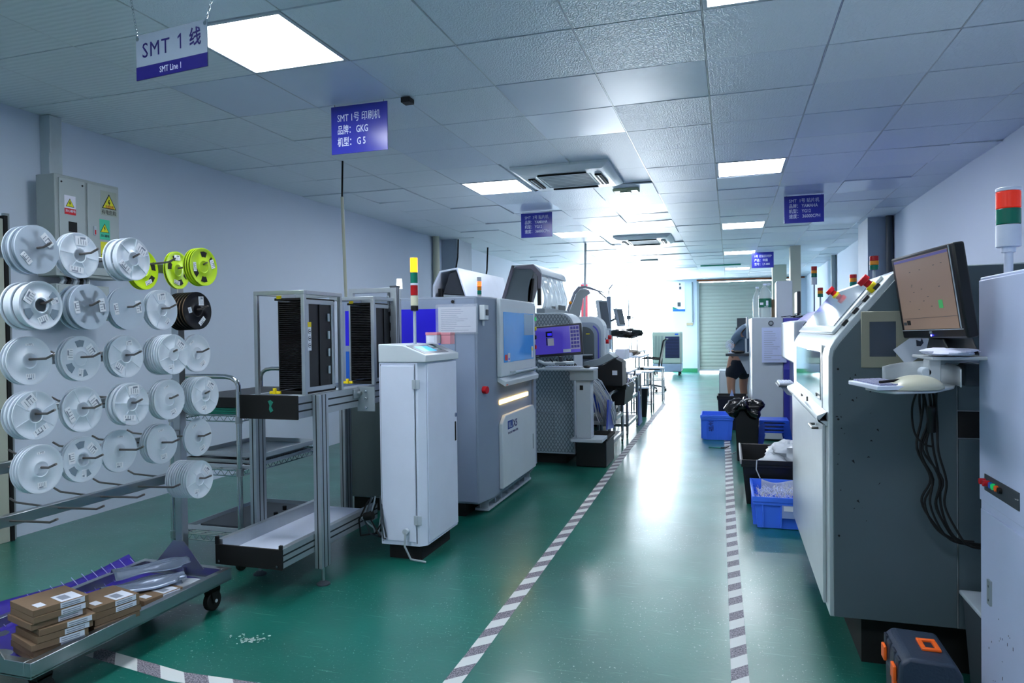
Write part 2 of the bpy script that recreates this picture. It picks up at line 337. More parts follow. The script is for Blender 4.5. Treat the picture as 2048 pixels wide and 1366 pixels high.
single('conduit_pole', MB().cyl((-2.33, 11.5, .9), (-2.28, 11.5, 2.7), .018, MGREY, 10), 'grey steel pole rising to the ceiling behind the third raised hood', 'pole')
single('red_pipe', MB().box(-4.2, -4.0, 20.4, 20.5, 0, 2.62, mat('red_pipe_paint', 'B83A44', .5)), 'red vertical duct near the bright windows', 'duct')
# floor tapes
def tape_mat(name, dirv):
    m = mat(name, 'C8CDD0', .6, var=0); nt, N, L, b = nodes(m)
    tc = N.new('ShaderNodeTexCoord'); sx = N.new('ShaderNodeVectorMath'); sx.operation = 'DOT_PRODUCT'; L.new(tc.outputs['Object'], sx.inputs[0]); sx.inputs[1].default_value = dirv
    fr = N.new('ShaderNodeMath'); fr.operation = 'FRACT'; L.new(sx.outputs['Value'], fr.inputs[0]); gt = N.new('ShaderNodeMath'); gt.operation = 'GREATER_THAN'; gt.inputs[1].default_value = .5; L.new(fr.outputs[0], gt.inputs[0])
    nz = N.new('ShaderNodeTexNoise'); nz.inputs['Scale'].default_value = 180; L.new(tc.outputs['Object'], nz.inputs['Vector'])
    r = N.new('ShaderNodeValToRGB'); r.color_ramp.elements[0].position = .42; r.color_ramp.elements[1].position = .58; r.color_ramp.elements[0].color = hexc('4A4A56'); r.color_ramp.elements[1].color = hexc('8E8A94'); L.new(nz.outputs[0], r.inputs[0])
    mx = N.new('ShaderNodeMix'); mx.data_type = 'RGBA'; L.new(gt.outputs[0], mx.inputs[0]); mx.inputs[6].default_value = hexc('C2C8C8'); L.new(r.outputs[0], mx.inputs[7]); L.new(mx.outputs[2], b.inputs['Base Color']); return m
T1 = tape_mat('hazard_tape_a', (-5.6, 5.6, 0)); T2 = tape_mat('hazard_tape_b', (4.6, 4.6, 0))
def tape(pts, w, m, label):
    v = []; f = []
    for i, p in enumerate(pts):
        a = Vector(pts[max(i-1, 0)]); c = Vector(pts[min(i+1, len(pts)-1)]); d = (c-a).normalized(); nn = Vector((-d.y, d.x)); q = Vector(p)
        for s in (1, -1): k = q+nn*w/2*s; v.append((k.x, k.y, .0008))
        for s in (1, -1): k = q+nn*w/2*s; v.append((k.x, k.y, .0002))
    for i in range(len(pts)-1):
        a = i*4; c = a+4; f += [(a, c, c+1, a+1), (a+2, a+3, c+3, c+2), (a, a+2, c+2, c), (a+1, c+1, c+3, a+3)]
    mb = MB(); mb.add(v, f, m); return single('floor_tape', mb, label, 'floor tape', 'hazard tape lines on the floor')
tape([(-.955, .6), (-.955, 2.5), (-.985, 4.5), (-1.03, 7), (-1.06, 12)], .066, T1, 'grey and white striped tape along the left edge of the aisle')
tape([(.035, .6), (.027, 2.5), (.0, 4.5), (-.02, 7), (-.04, 8.3)], .062, T1, 'grey and white striped tape along the right edge of the aisle')
tape([(-2.42, 2.13), (-1.95, 2.06), (-1.6, 2.07), (-1.2, 2.0)], .068, T2, 'short striped tape crossing the floor beside the reel trolley')
# white patch of scraped paint on floor
sp = MB(); rd = random.Random(9)
for k in range(60):
    a = rd.gauss(0, .045); c = rd.gauss(0, .022); r = rd.uniform(.002, .007); sp.cyl((-1.885+a, 2.40+c, .0003), (-1.885+a, 2.40+c, .001), r, mat('scraped_paint', '9FB4B0', .8), 5)
tag(build('paint_scrape', sp, origin=(-1.885, 2.40, 0)), 'pale flaked paint patch on the green floor beside the trolley', 'paint marks', None, 'stuff')
# air conditioners
def aircon(x0, x1, y0, y1, label, tilt=0):
    t = thing('ceiling_air_conditioner', label, 'air conditioner', ((x0+x1)/2, (y0+y1)/2, CEIL), 'cassette air conditioners in the ceiling')
    cx, cy = (x0+x1)/2, (y0+y1)/2; o = (x1-x0)/2; p = (y1-y0)/2
    def ring(f, z): return [(cx-o*f, cy-p*f, z), (cx+o*f, cy-p*f, z), (cx+o*f, cy+p*f, z), (cx-o*f, cy+p*f, z)]
    v = ring(1, CEIL+.01)+ring(1, CEIL-.012)+ring(.86, CEIL-.045)+ring(.56, CEIL-.05)+ring(.56, CEIL-.04)+ring(.54, CEIL+.2)
    f = []
    for r in range(5): f += [(r*4+k, r*4+(k+1) % 4, r*4+4+(k+1) % 4, r*4+4+k) for k in range(4)]
    mb = MB(); mb.add(v, f, mat('aircon_white', 'E6ECEE', .4)); build('fascia', mb, t, .004)
    gm = mat('intake_grille', 'C0CACE', .5); gb = MB().box(cx-o*.54, cx+o*.54, cy-p*.54, cy+p*.54, CEIL-.046, CEIL-.036, gm)
    for k in range(16): yy = cy-p*.5+k*p*1.0/15; gb.box(cx-o*.5, cx+o*.5, yy-.004, yy+.004, CEIL-.049, CEIL-.0455, MGREY if k % 2 else gm)
    build('intake_grille', gb, t)
    for sx, sy in ((0, -1), (0, 1), (-1, 0), (1, 0)):
        mb = MB()
        if sx == 0: mb.box(cx-o*.5, cx+o*.5, cy+sy*p*.66-.022, cy+sy*p*.66+.022, CEIL-.062, CEIL-.05, SOOT); mb.box(cx-o*.5, cx+o*.5, cy+sy*p*.66-.006, cy+sy*p*.66+.006, CEIL-.066, CEIL-.061, OFFW)
        else: mb.box(cx+sx*o*.7-.03, cx+sx*o*.7+.03, cy-p*.45, cy+p*.45, CEIL-.062, CEIL-.05, SOOT); mb.box(cx+sx*o*.7-.006, cx+sx*o*.7+.006, cy-p*.45, cy+p*.45, CEIL-.068, CEIL-.061, OFFW)
        build('air_outlet', mb, t)
    return t
aircon(-1.86, -.98, 5.95, 6.88, 'square white cassette air conditioner between the two rows of ceiling lights, nearer one')
aircon(-1.72, -.85, 10.85, 11.8, 'square white cassette air conditioner farther down the ceiling')
fl = MB()
for (i, j) in acs:                                       # plain infill plates around the cassettes
    x0, x1, y0, y1 = X0+i*TX+.003, X0+(i+1)*TX-.003, Y0+j*TY+.003, Y0+(j+1)*TY-.003
    fl.box(x0, x1, y0, y1, CEIL+.012, CEIL+.016, CM[0])
struct('ceiling_infill', fl)
t = thing('ceiling_detector', 'small green-cream oblong emergency light on ceiling behind the nearer air conditioner', 'emergency light', (-1.0, 7.2, CEIL))
build('body', MB().box(-1.13, -.87, 7.13, 7.29, CEIL-.035, CEIL-.004, mat('green_cream', 'A4AE90', .4)), t, .012); build('lens', MB().box(-1.06, -.95, 7.17, 7.25, CEIL-.045, CEIL-.034, mat('lens_plastic', 'C9D6C6', .2)), t, .006)
t = MB().box(-1.75, -1.4, 14.6, 14.75, CEIL-.03, CEIL-.005, MGREY); single('ceiling_vent', t, 'small grey strip vent on ceiling near the windows', 'vent', bevel=.006)
sn = MB().tube([(-1.905, 3.93, 2.693), (-1.88, 3.93, 2.684)], .01, SOOT); sn.box(-1.91, -1.85, 3.9, 3.97, 2.66, 2.692, SOOT); single('camera_bracket', sn, 'small black bracket on the ceiling behind the first blue sign', 'bracket', bevel=.004)
# hanging signs
def sign(x0, x1, y, z0, z1, label, lines, m=SIGNBLUE, cat='sign', name='hanging_sign', size=None, wires=True, grp='blue machine signs hanging from the ceiling', bold=.0005):
    t = thing(name, label, cat, ((x0+x1)/2, y, z0), grp)
    build('board', MB().box(x0, x1, y-.003, y+.003, z0, z1, m), t)
    if wires:
        for x in (x0+.025, x1-.025): build('hook', MB().tube([(x, y, z1-.012), (x, y, z1+.004), (x, y, CEIL+.004)], .002, ROD, 6), t)
    W_, H_ = x1-x0, z1-z0; n = len(lines); sz = size or H_*.8/n*.62
    for k, (s, fx, wd) in enumerate(lines):
        zz = z1-H_*(.13 if n > 3 else .17)-(k+.6)*H_*.76/n
        text('lettering', s, sz, (x0+W_*fx, y-.0032, zz), (1, 0, 0), (0, 0, 1), SIGNTXT, t, width=W_*wd, bold=bold if '号' not in s and 'SMT' not in s else 0)
    return t
sign(-2.41, -2.015, 3.93, 2.39, 2.69, 'blue three-line sign for the number 1 printer, nearest of the blue signs', [('SMT 1号 印刷机', .11, .76), ('品牌： GKG', .11, .54), ('机型： G 5', .11, .5)], size=.062)
sign(-2.42, -2.03, 8.2, 2.39, 2.685, 'blue sign for mounter number 3 hanging left of the aisle', [('SMT  3号 贴片机', .12, .76), ('品牌： YAMAHA', .12, .72), ('机型： YG12', .12, .55), ('速度： 36000CPH', .12, .78)], size=.05)
sign(.58, .98, 8.2, 2.39, 2.685, 'blue sign for mounter number 1 hanging right of the aisle', [('SMT  1号 贴片机', .12, .76), ('品牌： YAMAHA', .12, .72), ('机型： YG12', .12, .55), ('速度： 36000CPH', .12, .78)], size=.05)
sign(.41, .80, 14.0, 2.39, 2.685, 'blue reflow oven sign far away right of the aisle', [('1号 无铅回流炉', .12, .76), ('产品： 中国', .12, .6), ('型号： LY-880', .12, .7)], size=.055)
sign(-2.52, -2.16, 17.9, 2.36, 2.60, 'small pale sign hanging far away before the bright window', [('SMT', .3, .4)], m=SIGNGREY, size=.1, grp=None)
# SMT 1 line sign on chains
t = thing('hanging_sign', 'grey and navy sign reading SMT 1 line hung on two chains', 'sign', (-2.19, 2.35, 2.33))
a, c = Vector((-2.386, 2.37, 0)), Vector((-1.988, 2.33, 0)); d = (c-a); rv = d.normalized(); nrm = Vector((rv.y, -rv.x, 0))
def sq(u0, u1, z0, z1, off, m, mb):
    p = [a+d*u0, a+d*u1]; P0 = [p[0]+nrm*off, p[1]+nrm*off, p[1]+nrm*(off-.004), p[0]+nrm*(off-.004)]
    return mb.add([(q.x, q.y, z0+.0) for q in P0]+[(q.x, q.y, z1) for q in P0], [(0, 1, 2, 3)[::-1], (4, 5, 6, 7), (0, 1, 5, 4), (1, 2, 6, 5), (2, 3, 7, 6), (3, 0, 4, 7)], m)
build('board', sq(0, 1, 2.33, 2.518, .002, SIGNGREY, MB()), t); build('navy_band', sq(0, 1, 2.33, 2.385, .0026, mat('navy_band', '1C1670', .35), MB()), t)
q = a+d*.09+nrm*.0028; text('lettering', 'SMT', .088, (q.x, q.y, 2.42), rv, (0, 0, 1), NAVY, t, width=.155, letter=1.15)
q = a+d*.60+nrm*.0028; g1 = MB(); g1.add([(q.x+rv.x*u, q.y+rv.y*u, 2.424+w) for u, w in ((.012, 0), (.020, 0), (.020, .062), (.014, .062), (.0, .050), (.0, .042), (.012, .049))], [(0, 1, 2, 3, 4, 5, 6)], NAVY); build('lettering', g1, t)
q = a+d*.76+nrm*.0028; text('lettering', '线', .078, (q.x, q.y, 2.430), rv, (0, 0, 1), NAVY, t, width=.062, bold=.0012)
q = a+d*.34+nrm*.0032; text('lettering', 'SMT Line 1', .036, (q.x, q.y, 2.345), rv, (0, 0, 1), SIGNTXT, t, width=.12)
for u, s in ((.025, -1), (.975, 1)):
    q = a+d*u+nrm*.0; e = MB().lathe([(.004, -.004), (.008, -.004), (.008, .004), (.004, .004)], (q.x, q.y, 2.503), CHROME, 'y', 12); build('eyelet', e, t)
    ch = MB(); n = 13; top = Vector((q.x+s*.055, q.y+.02, CEIL))
    for k in range(n):
        b0 = Vector((q.x, q.y, 2.505)).lerp(top, k/n); b1 = Vector((q.x, q.y, 2.505)).lerp(top, (k+1.25)/n); w = Vector((.004, 0, 0)) if k % 2 else Vector((0, .004, 0))
        ch.tube([b0, b0+w+(b1-b0)*.25, b0+w+(b1-b0)*.75, b1, b0-w+(b1-b0)*.75, b0-w+(b1-b0)*.25, b0], .0011, CHROME, 5)
    build('chain', ch, t)
# ------------------------------------------------------------------ electrical cabinet on left wall
PAN = mat('panel_grey', '98A2A2', .5)
t = thing('electrical_cabinet', 'grey wall-mounted electrical cabinet with yellow warning stickers', 'electrical cabinet', (-4.155, 3.58, 1.64))
PF = -4.03
build('body', MB().box(-4.185, PF, 3.34, 3.822, 1.64, 2.282, PAN), t, .004)
build('wall_mount_frame', MB().box(XL+.002, -4.187, 3.42, 3.80, 1.68, 2.25, PAN), t, .002)
for y0, y1 in ((3.365, 3.548), (3.568, 3.805)):
    dr = build('door', MB().box(PF+.001, PF+.010, y0, y1, 1.66, 2.262, mat('panel_door', 'A2ADAE', .5)), t, .003)
build('meter_window', MB().box(PF+.009, PF+.012, 3.425, 3.485, 1.925, 1.99, SOOT), t)
hd = build('door_latch', MB().box(PF+.009, PF+.02, 3.605, 3.622, 1.925, 1.985, LGREY), t, .002); build('latch_insert', MB().box(PF+.0195, PF+.022, 3.609, 3.618, 1.93, 1.96, REDB), t)
def tri(mb, y, z, s, x, m): return mb.prism([(y-s/2, z), (y+s/2, z), (y, z+s*.87)], 'x', x, x+.0006, m)
YW = mat('warning_yellow', 'D8D820', .5)
def sticker(y0, y1, z0, z1, bgm, ty, tz, ts, name='warning_sticker'):
    x = PF+.0102; mb = MB().box(x, x+.0008, y0, y1, z0, z1, bgm); tri(mb, ty, tz, ts, x+.0009, SOOT); tri(mb, ty, tz+.045*ts, ts*.84, x+.0016, YW)
    mb.prism([(ty-.003, tz+ts*.55), (ty+.004, tz+ts*.55), (ty, tz+ts*.4), (ty+.008*ts/.1, tz+ts*.4), (ty-.004, tz+ts*.12), (ty, tz+ts*.32), (ty-.008*ts/.1, tz+ts*.32)], 'x', x+.0023, x+.003, SOOT)
    return build(name, mb, t)
s1 = sticker(3.398, 3.478, 2.04, 2.155, mat('sticker_white', 'D6D8E4', .5), 3.437, 2.083, .062)
build('red_strip', MB().box(PF+.011, PF+.0119, 3.398, 3.478, 2.034, 2.073, REDB), t); text('lettering', '当心触电', .02, (PF+.0122, 3.402, 2.05), (0, 1, 0), (0, 0, 1), SIGNTXT, t, width=.07)
s2 = sticker(3.668, 3.795, 2.07, 2.235, mat('sticker_clear', '9AA49A', .5), 3.733, 2.117, .115)
text('lettering', '有电危险', .022, (PF+.0145, 3.70, 2.123), (0, 1, 0), (0, 0, 1), REDB, t, width=.066); text('lettering', '有电危险', .034, (PF+.0115, 3.672, 2.08), (0, 1, 0), (0, 0, 1), SOOT, t, width=.115)
s3 = sticker(3.655, 3.735, 1.905, 2.04, mat('sticker_green', '3CC09A', .5), 3.694, 1.953, .07)
text('lettering', '当心触电', .02, (PF+.0115, 3.662, 1.924), (0, 1, 0), (0, 0, 1), INK, t, width=.064)
s4 = sticker(3.66, 3.74, 1.76, 1.89, YW, 3.70, 1.80, .075)
for y in (3.38, 3.53): build('screw', MB().cyl((PF+.009, y, 2.235), (PF+.013, y, 2.235), .006, SOOT, 10), t)
t = thing('junction_box', 'small grey junction box below the electrical cabinet', 'junction box', (-4.155, 3.53, 1.34))
build('body', MB().box(XL+.002, -4.03, 3.34, 3.73, 1.36, 1.59, PAN), t, .004); build('lid', MB().box(-4.031, -4.022, 3.35, 3.72, 1.37, 1.58, MT['panel_door']), t, .003)
cb = MB()
for k in range(5): cb.tube([(-4.1, 3.42+k*.05, 1.655), (-4.08, 3.43+k*.045, 1.62), (-4.1, 3.42+k*.05, 1.575)], .012, SOOT if k % 2 else LGREY)
single('cable_bundle', cb, 'short thick cables joining electrical cabinet and junction box', 'cables')
dm = mat('dented_duct', 'B4C0C4', .35, .25, var=.15, bump=.4, bscale=9)
t = thing('cable_duct', 'dented metal cable duct running from the cabinet to the ceiling', 'cable duct', (-4.2, 3.53, 2.282))
build('duct_body', MB().box(XL+.002, -4.20, 3.45, 3.545, 2.25, CEIL-.004, dm), t, .004); build('duct_lip', MB().box(-4.202, -4.19, 3.448, 3.458, 2.45, CEIL-.01, dm), t, .002)

# ------------------------------------------------------------------ reel trolley
RX = -2.45
t = thing('reel_trolley', 'stainless rack trolley with rows of pegs holding component reels', 'trolley', (RX, 2.2, 0))
tb = MB(); z0, z1 = .125, .18
X0t, X1t, Y0t, Y1t = -2.70, -2.2, 1.70, 2.67
tb.box(X0t, X1t, Y0t, Y1t, .128, .135, STEEL)
tb.box(X1t-.03, X1t, Y0t, Y1t, z0, z1, STEEL); tb.box(X0t, X0t+.03, Y0t, Y1t, z0, z1, STEEL); tb.box(X0t+.03, X1t-.03, Y1t-.03, Y1t, z0, z1, STEEL); tb.box(X0t+.03, X1t-.03, Y0t, Y0t+.03, z0, z1, STEEL)
build('tray', tb, t, .002)
for y in (1.7+.02, 2.64):
    build('upright_post', MB().box(RX-.02, RX+.02, y-.02, y+.02, z1-.04, 1.70 if y < 2 else 1.60, STEEL), t, .003)
    build('gusset_plate', MB().prism([(RX-.14, z1), (RX+.14, z1), (RX+.03, z1+.12), (RX-.03, z1+.12)], 'y', y-.024, y-.020, STEEL), t)
rowz = [1.553, 1.36, 1.17, .98, .793, .603]; colY = [1.82+.187*k for k in range(5)]
for z in rowz:
    build('crossbar', MB().box(RX-.015, RX+.015, 1.725, 2.635, z-.02, z+.02, STEEL), t, .002)
    for y in colY:
        if y > 2.6: continue
        pts = [(RX-.235, y, z+.022), (RX-.20, y, z+.008), (RX, y, z), (RX+.20, y, z+.008), (RX+.235, y, z+.022)]
        build('peg', MB().tube(pts, .0042, ROD, 8), t)
for x, y in ((X1t-.06, Y1t-.06), (X0t+.06, Y1t-.06), (X1t-.06, Y0t+.08), (X0t+.06, Y0t+.08)):
    c = build('caster', MB().box(x-.022, x+.022, y-.03, y+.03, .095, .125, SOOT), t, .004)
    f = MB().prism([(y-.03, .1), (y+.03, .1), (y+.015, .035), (y-.012, .035)], 'x', x-.022, x-.018, SOOT).prism([(y-.03, .1), (y+.03, .1), (y+.015, .035), (y-.012, .035)], 'x', x+.018, x+.022, SOOT).box(x-.022, x+.022, y-.028, y+.028, .0885, .0945, SOOT)
    build('fork', f, c); build('wheel', MB().cyl((x-.014, y, .045), (x+.014, y, .045), .045, RUBBER, 22), c, .004); build('axle', MB().cyl((x-.025, y, .045), (x+.025, y, .045), .008, LGREY, 10), c)
# near-left trolley end plate seen at the corner
# purple sheet lining
sh = MB(); PSH = mat('purple_tarp', '3A2C9C', .35, var=.1, scale=20); WL = mat('tarp_line', 'B4B4E8', .5)
def pf(u, w):
    x = -2.745+u*.512; y = 1.74+w*.88; z = .1375+.004*sin(w*23)*sin(u*9)
    if u < .16: z += (.16-u)/.16*(.065+.015*sin(w*7))
    return (x, y, z)
sh.grid(pf, 22, 40, PSH)
for k in range(18): y = 1.76+k*.05; sh.add([(-2.742, y, .205), (-2.742, y+.003, .205), (-2.66, y+.003, .1425), (-2.66, y, .1425)], [(0, 1, 2, 3)], WL)
single('sheet_liner', sh, 'purple plastic sheet lining the trolley tray', 'plastic sheet', solid=.0008, smooth=70)
# component boxes
def carton(x, y, z, rz, label, grp, lab=True):
    T = Matrix.Translation((x, y, z)) @ Matrix.Rotation(rz, 4, 'Z'); h = .0225
    t = thing('reel_carton', label, 'cardboard box', (x, y, z), grp)
    build('box_body', MB(T).box(-.175, 0, 0, .178, .0005, h-.0005, CARD), t, .0008)
    if lab:
        mb = MB(T).box(.0002, .0008, .085, .165, .002, h-.002, PAPER)
        for k in range(2): mb.box(.0009, .0011, .09, .15, .005+k*.007, .0085+k*.007, PALEINK)
        build('side_label', mb, t)
        mb = MB(T).box(-.085, -.004, .09, .16, h-.0003, h+.0003, PAPER); mb.box(-.07, -.02, .1, .13, h+.0003, h+.0005, PALEINK); mb.box(-.095+.03, -.02, .022, .05, h-.0003, h+.0003, PAPER)
        if lab == 2: build('top_label', mb, t)
    return t
rd = random.Random(5)
names1 = ['topmost', 'second from the top', 'third from the top', 'fourth from the top', 'fifth from the top', 'third from the bottom', 'second from the bottom', 'bottom']
for k in range(8):
    carton(-2.256+rd.uniform(-.006, .006)+(.010 if k in (3, 4) else 0), 1.752+rd.uniform(-.004, .006)+(.012 if k in (3, 4) else 0), .142+(7-k)*.0232, -.30+rd.uniform(-.04, .04), 'brown carton, %s of the tall near stack on the trolley' % names1[k], 'cartons in the tall stack', 2 if k == 0 else 1)
names2 = ['topmost', 'second', 'middle', 'second from the bottom', 'bottom']
for k in range(5):
    carton(-2.234+rd.uniform(-.004, .004), 1.965+rd.uniform(-.003, .008), .142+(4-k)*.0232, -.20+rd.uniform(-.03, .03), 'brown carton, %s of the lower middle stack on the trolley' % names2[k], 'cartons in the middle stack', 2 if k == 0 else (1 if k == 1 else 0))
carton(-2.25, 2.20, .142, -.12, 'brown carton lying under another beyond the middle stack', 'cartons by the bags', 0)
carton(-2.248, 2.215, .166, -.16, 'brown carton with white label at the foot of the silver bags', 'cartons by the bags', 2)
# antistatic bags
def bag(cx, cy, z, ln, wd, rz, amp, seed, label):
    rd = random.Random(seed); p = [rd.uniform(0, 6) for _ in range(4)]
    def f(u, w):
        a = u-.5; c = w-.5; x = a*ln; y = c*wd*(1-.35*(u > .85)); zz = z+.010+amp*(.5*sin(9*u+p[0])*cos(5*w+p[1])+.4*sin(17*w+p[2]))+.02*(1-4*c*c)
        ca, sa = cos(rz), sin(rz); return (cx+x*ca-y*sa, cy+x*sa+y*ca, zz)
    mb = MB(); mb.grid(f, 26, 14, SILVER); single('antistatic_bag', mb, label, 'plastic bag', 'silvery bags piled on the trolley', solid=.003, smooth=60)
bag(-2.40, 2.36, .150, .30, .17, 1.25, .010, 1, 'silvery antistatic bag at the bottom of the pile on the trolley')
bag(-2.37, 2.34, .190, .31, .15, 1.05, .009, 2, 'silvery antistatic bag in the middle of the pile, pointing at the cartons')
bag(-2.42, 2.43, .225, .30, .13, 1.0, .009, 3, 'silvery antistatic bag folded on top of the pile')
t = thing('loose_reel', 'clear flat reel lying at the right edge under the silvery bags', 'reel', (-2.3, 2.47, .145), 'loose reels flat on the tray')
build('flange', MB().lathe([(.012, .0), (.085, .0), (.085, .002), (.012, .002)], (-2.3, 2.47, .146), BAG, 'z', 36), t); build('hub', MB().cyl((-2.3, 2.47, .148), (-2.3, 2.47, .158), .03, BAG, 20), t); build('upper_flange', MB().lathe([(.012, .0), (.085, .0), (.085, .002), (.012, .002)], (-2.3, 2.47, .159), BAG, 'z', 36), t)

# ------------------------------------------------------------------ component reels
RR = .084
def flange_mesh(style, m, dark):
    """disc in YZ plane, thickness towards +x, outer face at x=0"""
    mb = MB(); th = .002; n = 48
    if style == 'window':          # disc with cut windows
        r1, r2, wn = .036, .066, 6
        mb.lathe([(.0075, -th), (r1, -th), (r1, 0), (.0075, 0)], (0, 0, 0), m, 'x', n); mb.lathe([(r2, -th), (RR, -th), (RR, 0), (r2, 0)], (0, 0, 0), m, 'x', n)
        for k in range(wn):
            a0 = 2*pi*k/wn; h = .17 if k % 3 else .50
            for q in range(4):
                b0, b1 = a0-h+2*h*q/4, a0-h+2*h*(q+1)/4
                mb.add([(x, r*cos(b), r*sin(b)) for x in (-th, 0) for r, b in ((r1-.001, b0), (r1-.001, b1), (r2+.001, b1), (r2+.001, b0))], [(0, 1, 2, 3), (7, 6, 5, 4)], m)
            for b in (a0-h, a0+h): mb.add([(x, r*cos(b), r*sin(b)) for x in (-th, 0) for r in (r1, r2)], [(0, 1, 3, 2)], m)
    else:
        mb.lathe([(.0075, -th), (RR, -th), (RR+.0004, -th/2), (RR, 0), (.075, 0), (.0735, -.0008), (.032, -.0008), (.031, 0), (.026, .0004), (.025, -.001), (.0075, -.001)], (0, 0, 0), m, 'x', n)
        if style == 'rib':
            for k in range(6):
                a = 2*pi*k/6; d = Vector((0, cos(a), sin(a))); e = Vector((0, -sin(a), cos(a)))*.0018
                mb.add([tuple(d*r+e*s+Vector((h, 0, 0))) for h in (-.0008, .0006) for r, s in ((.028, -1), (.028, 1), (.08, 1), (.08, -1))], [(4, 5, 6, 7), (0, 1, 5, 4), (1, 2, 6, 5), (2, 3, 7, 6), (3, 0, 4, 7)], m)
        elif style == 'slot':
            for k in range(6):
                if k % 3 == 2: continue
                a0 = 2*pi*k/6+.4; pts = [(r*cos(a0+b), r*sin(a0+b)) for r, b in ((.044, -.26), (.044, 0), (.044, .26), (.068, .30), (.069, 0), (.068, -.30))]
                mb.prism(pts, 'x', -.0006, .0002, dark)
    return mb
def make_reel(style, fm, tape_m, wdt, labels, dark=REELD, marks=0):
    t = thing('component_reel', '', 'component reel', (0, 0, 0))
    fr = flange_mesh(style, fm, dark); build('front_flange', fr, t, smooth=50)
    bk = flange_mesh(style, fm, dark); bk.v = [v+Vector((-wdt+.002, 0, 0)) for v in bk.v]; build('back_flange', bk, t, smooth=50)
    build('tape_winding', MB().lathe([(.03, -wdt+.003), (.0775, -wdt+.003), (.0775, -.003), (.03, -.003)], (0, 0, 0), tape_m, 'x', 40), t)
    build('hub', MB().lathe([(.0065, -wdt+.001), (.022, -wdt+.001), (.022, -.001), (.0065, -.001)], (0, 0, 0), fm, 'x', 20), t)
    for (a, r, w, h, rot) in labels:
        T = Matrix.Rotation(a, 4, 'X') @ Matrix.Translation((.0004, r, 0)) @ Matrix.Rotation(rot, 4, 'X')
        mb = MB(T).box(0, .0004, -w/2, w/2, -h/2, h/2, LABP)
        for q in range(4): mb.box(.0005, .0006, -w*.4, w*(.0+.09*q), h*(-.36+.2*q), h*(-.36+.2*q)+h*.045, LABK)
        mb.box(.0005, .0006, w*.18, w*.4, -h*.34, h*.1, PALEINK)
        build('label', mb, t)
    return t
LA = [(.4, .052, .030, .045, 0), (2.6, .050, .026, .042, .3), (4.4, .053, .030, .02, 0)]
PROTO = {
 'rib': make_reel('rib', REELW, REELI, .0145, [(.5, .056, .034, .052, .2), (3.5, .056, .022, .06, .2)]),
 'slot': make_reel('slot', REELW, TAPEW, .0145, LA),
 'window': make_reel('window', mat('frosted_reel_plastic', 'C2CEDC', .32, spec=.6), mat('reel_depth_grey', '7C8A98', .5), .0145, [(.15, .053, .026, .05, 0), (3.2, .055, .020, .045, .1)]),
 'plain': make_reel('plain', REELW, TAPEW, .0125, [(1.57, .056, .008, .03, 0), (-1.57, .056, .022, .034, 0)]),
 'thin': make_reel('rib', REELW, TAPEW, .0115, [(1.5, .055, .03, .045, .1), (-1.2, .055, .02, .03, .4)]),
 'yellow': make_reel('slot', REELY, SOOT, .0125, [(.2, .056, .024, .04, 0), (3.1, .056, .018, .04, 0)], SOOT),
 'black': make_reel('plain', REELK, CARD, .0165, [(1.0, .050, .04, .03, .5), (-1.2, .052, .02, .045, .3), (3.0, .045, .02, .025, .3)]),
}
used = set()
rown = ['top row', 'second row', 'third row', 'fourth row', 'fifth row', 'bottom row']; coln = ['first', 'second', 'third', 'fourth', 'fifth']
def widen(root, k):
    for ch in [x for x in bpy.data.objects if x.parent == root]: ch.scale.x = k
def stack(row, col, style, xf, n, depth=None, dz=0, dy=0, roll=0, tilt=.0, kind='white', wide=1.0, desc=''):
    """reels on a peg, front face at xf"""
    rd = random.Random(row*10+col+n); x = xf
    wd = {'rib': .0145, 'slot': .0145, 'window': .0145, 'plain': .0125, 'thin': .0115, 'yellow': .0125, 'black': .0165}[style]*wide+.0008
    for k in range(n):
        lab = ('%s reel%s on the %s peg of the %s, %s' % (kind, desc, coln[col], rown[row], 'front one' if n > 1 else 'alone')) if k == 0 else '%s reel%s, %s from the front on the %s peg, %s' % (kind, desc, ['', 'second', 'third', 'fourth', 'fifth', 'sixth', 'seventh', 'eighth', 'ninth'][k], coln[col], rown[row])
        if k == 0 and n == 1: lab = '%s reel%s hanging alone on the %s peg of the %s' % (kind, desc, coln[col], rown[row])
        ro = roll+(rd.uniform(-1, 1) if k else 0)
        p = PROTO[style]
        loc = (x, colY[col]+dy, rowz[row]+dz-.0035+(x-RX)*.03); rot = (ro, 0, 0)
        rot = (Matrix.Rotation(tilt, 3, 'Z') @ Matrix.Rotation(-.03, 3, 'Y') @ Matrix.Rotation(ro, 3, 'X')).to_euler()
        if style not in used:
            used.add(style); o = p; o.location = loc; o.rotation_euler = rot; o['label'] = lab; widen(o, wide); 
            if wide != 1: PROTO[style] = p
        else:
            o = copy_tree(p, loc, lab, rot)
            widen(o, wide)
        o['group'] = '%s reels on the trolley pegs' % kind if k == 0 else 'reels behind the front one, %s peg, %s' % (coln[col], rown[row])
        x -= wd
R_ = 0
stack(0, 0, 'window', -2.279, 2, roll=.6, tilt=.05, wide=2.0, desc=' with broad flange')
stack(0, 1, 'rib', -2.304, 2, roll=.9, tilt=.03)
stack(0, 2, 'rib', -2.243, 2, roll=.3, tilt=.04, wide=2.4, desc=' of wide tape')
stack(0, 3, 'yellow', -2.378, 2, dz=-.018, roll=2.0, tilt=.1, kind='yellow-green')
stack(0, 4, 'yellow', -2.372, 1, dz=-.006, dy=-.004, roll=1.4, tilt=.12, kind='yellow-green', desc=' at the back')
stack_y = 3
def two(*a, **k): stack(*a, **k)
two(0, 4, 'yellow', -2.233, 3, roll=.1, tilt=.0, kind='yellow-green', desc=' at the peg tip')
stack(1, 0, 'slot', -2.266, 2, roll=2.2, tilt=.05, wide=3.0, desc=' of wide tape')
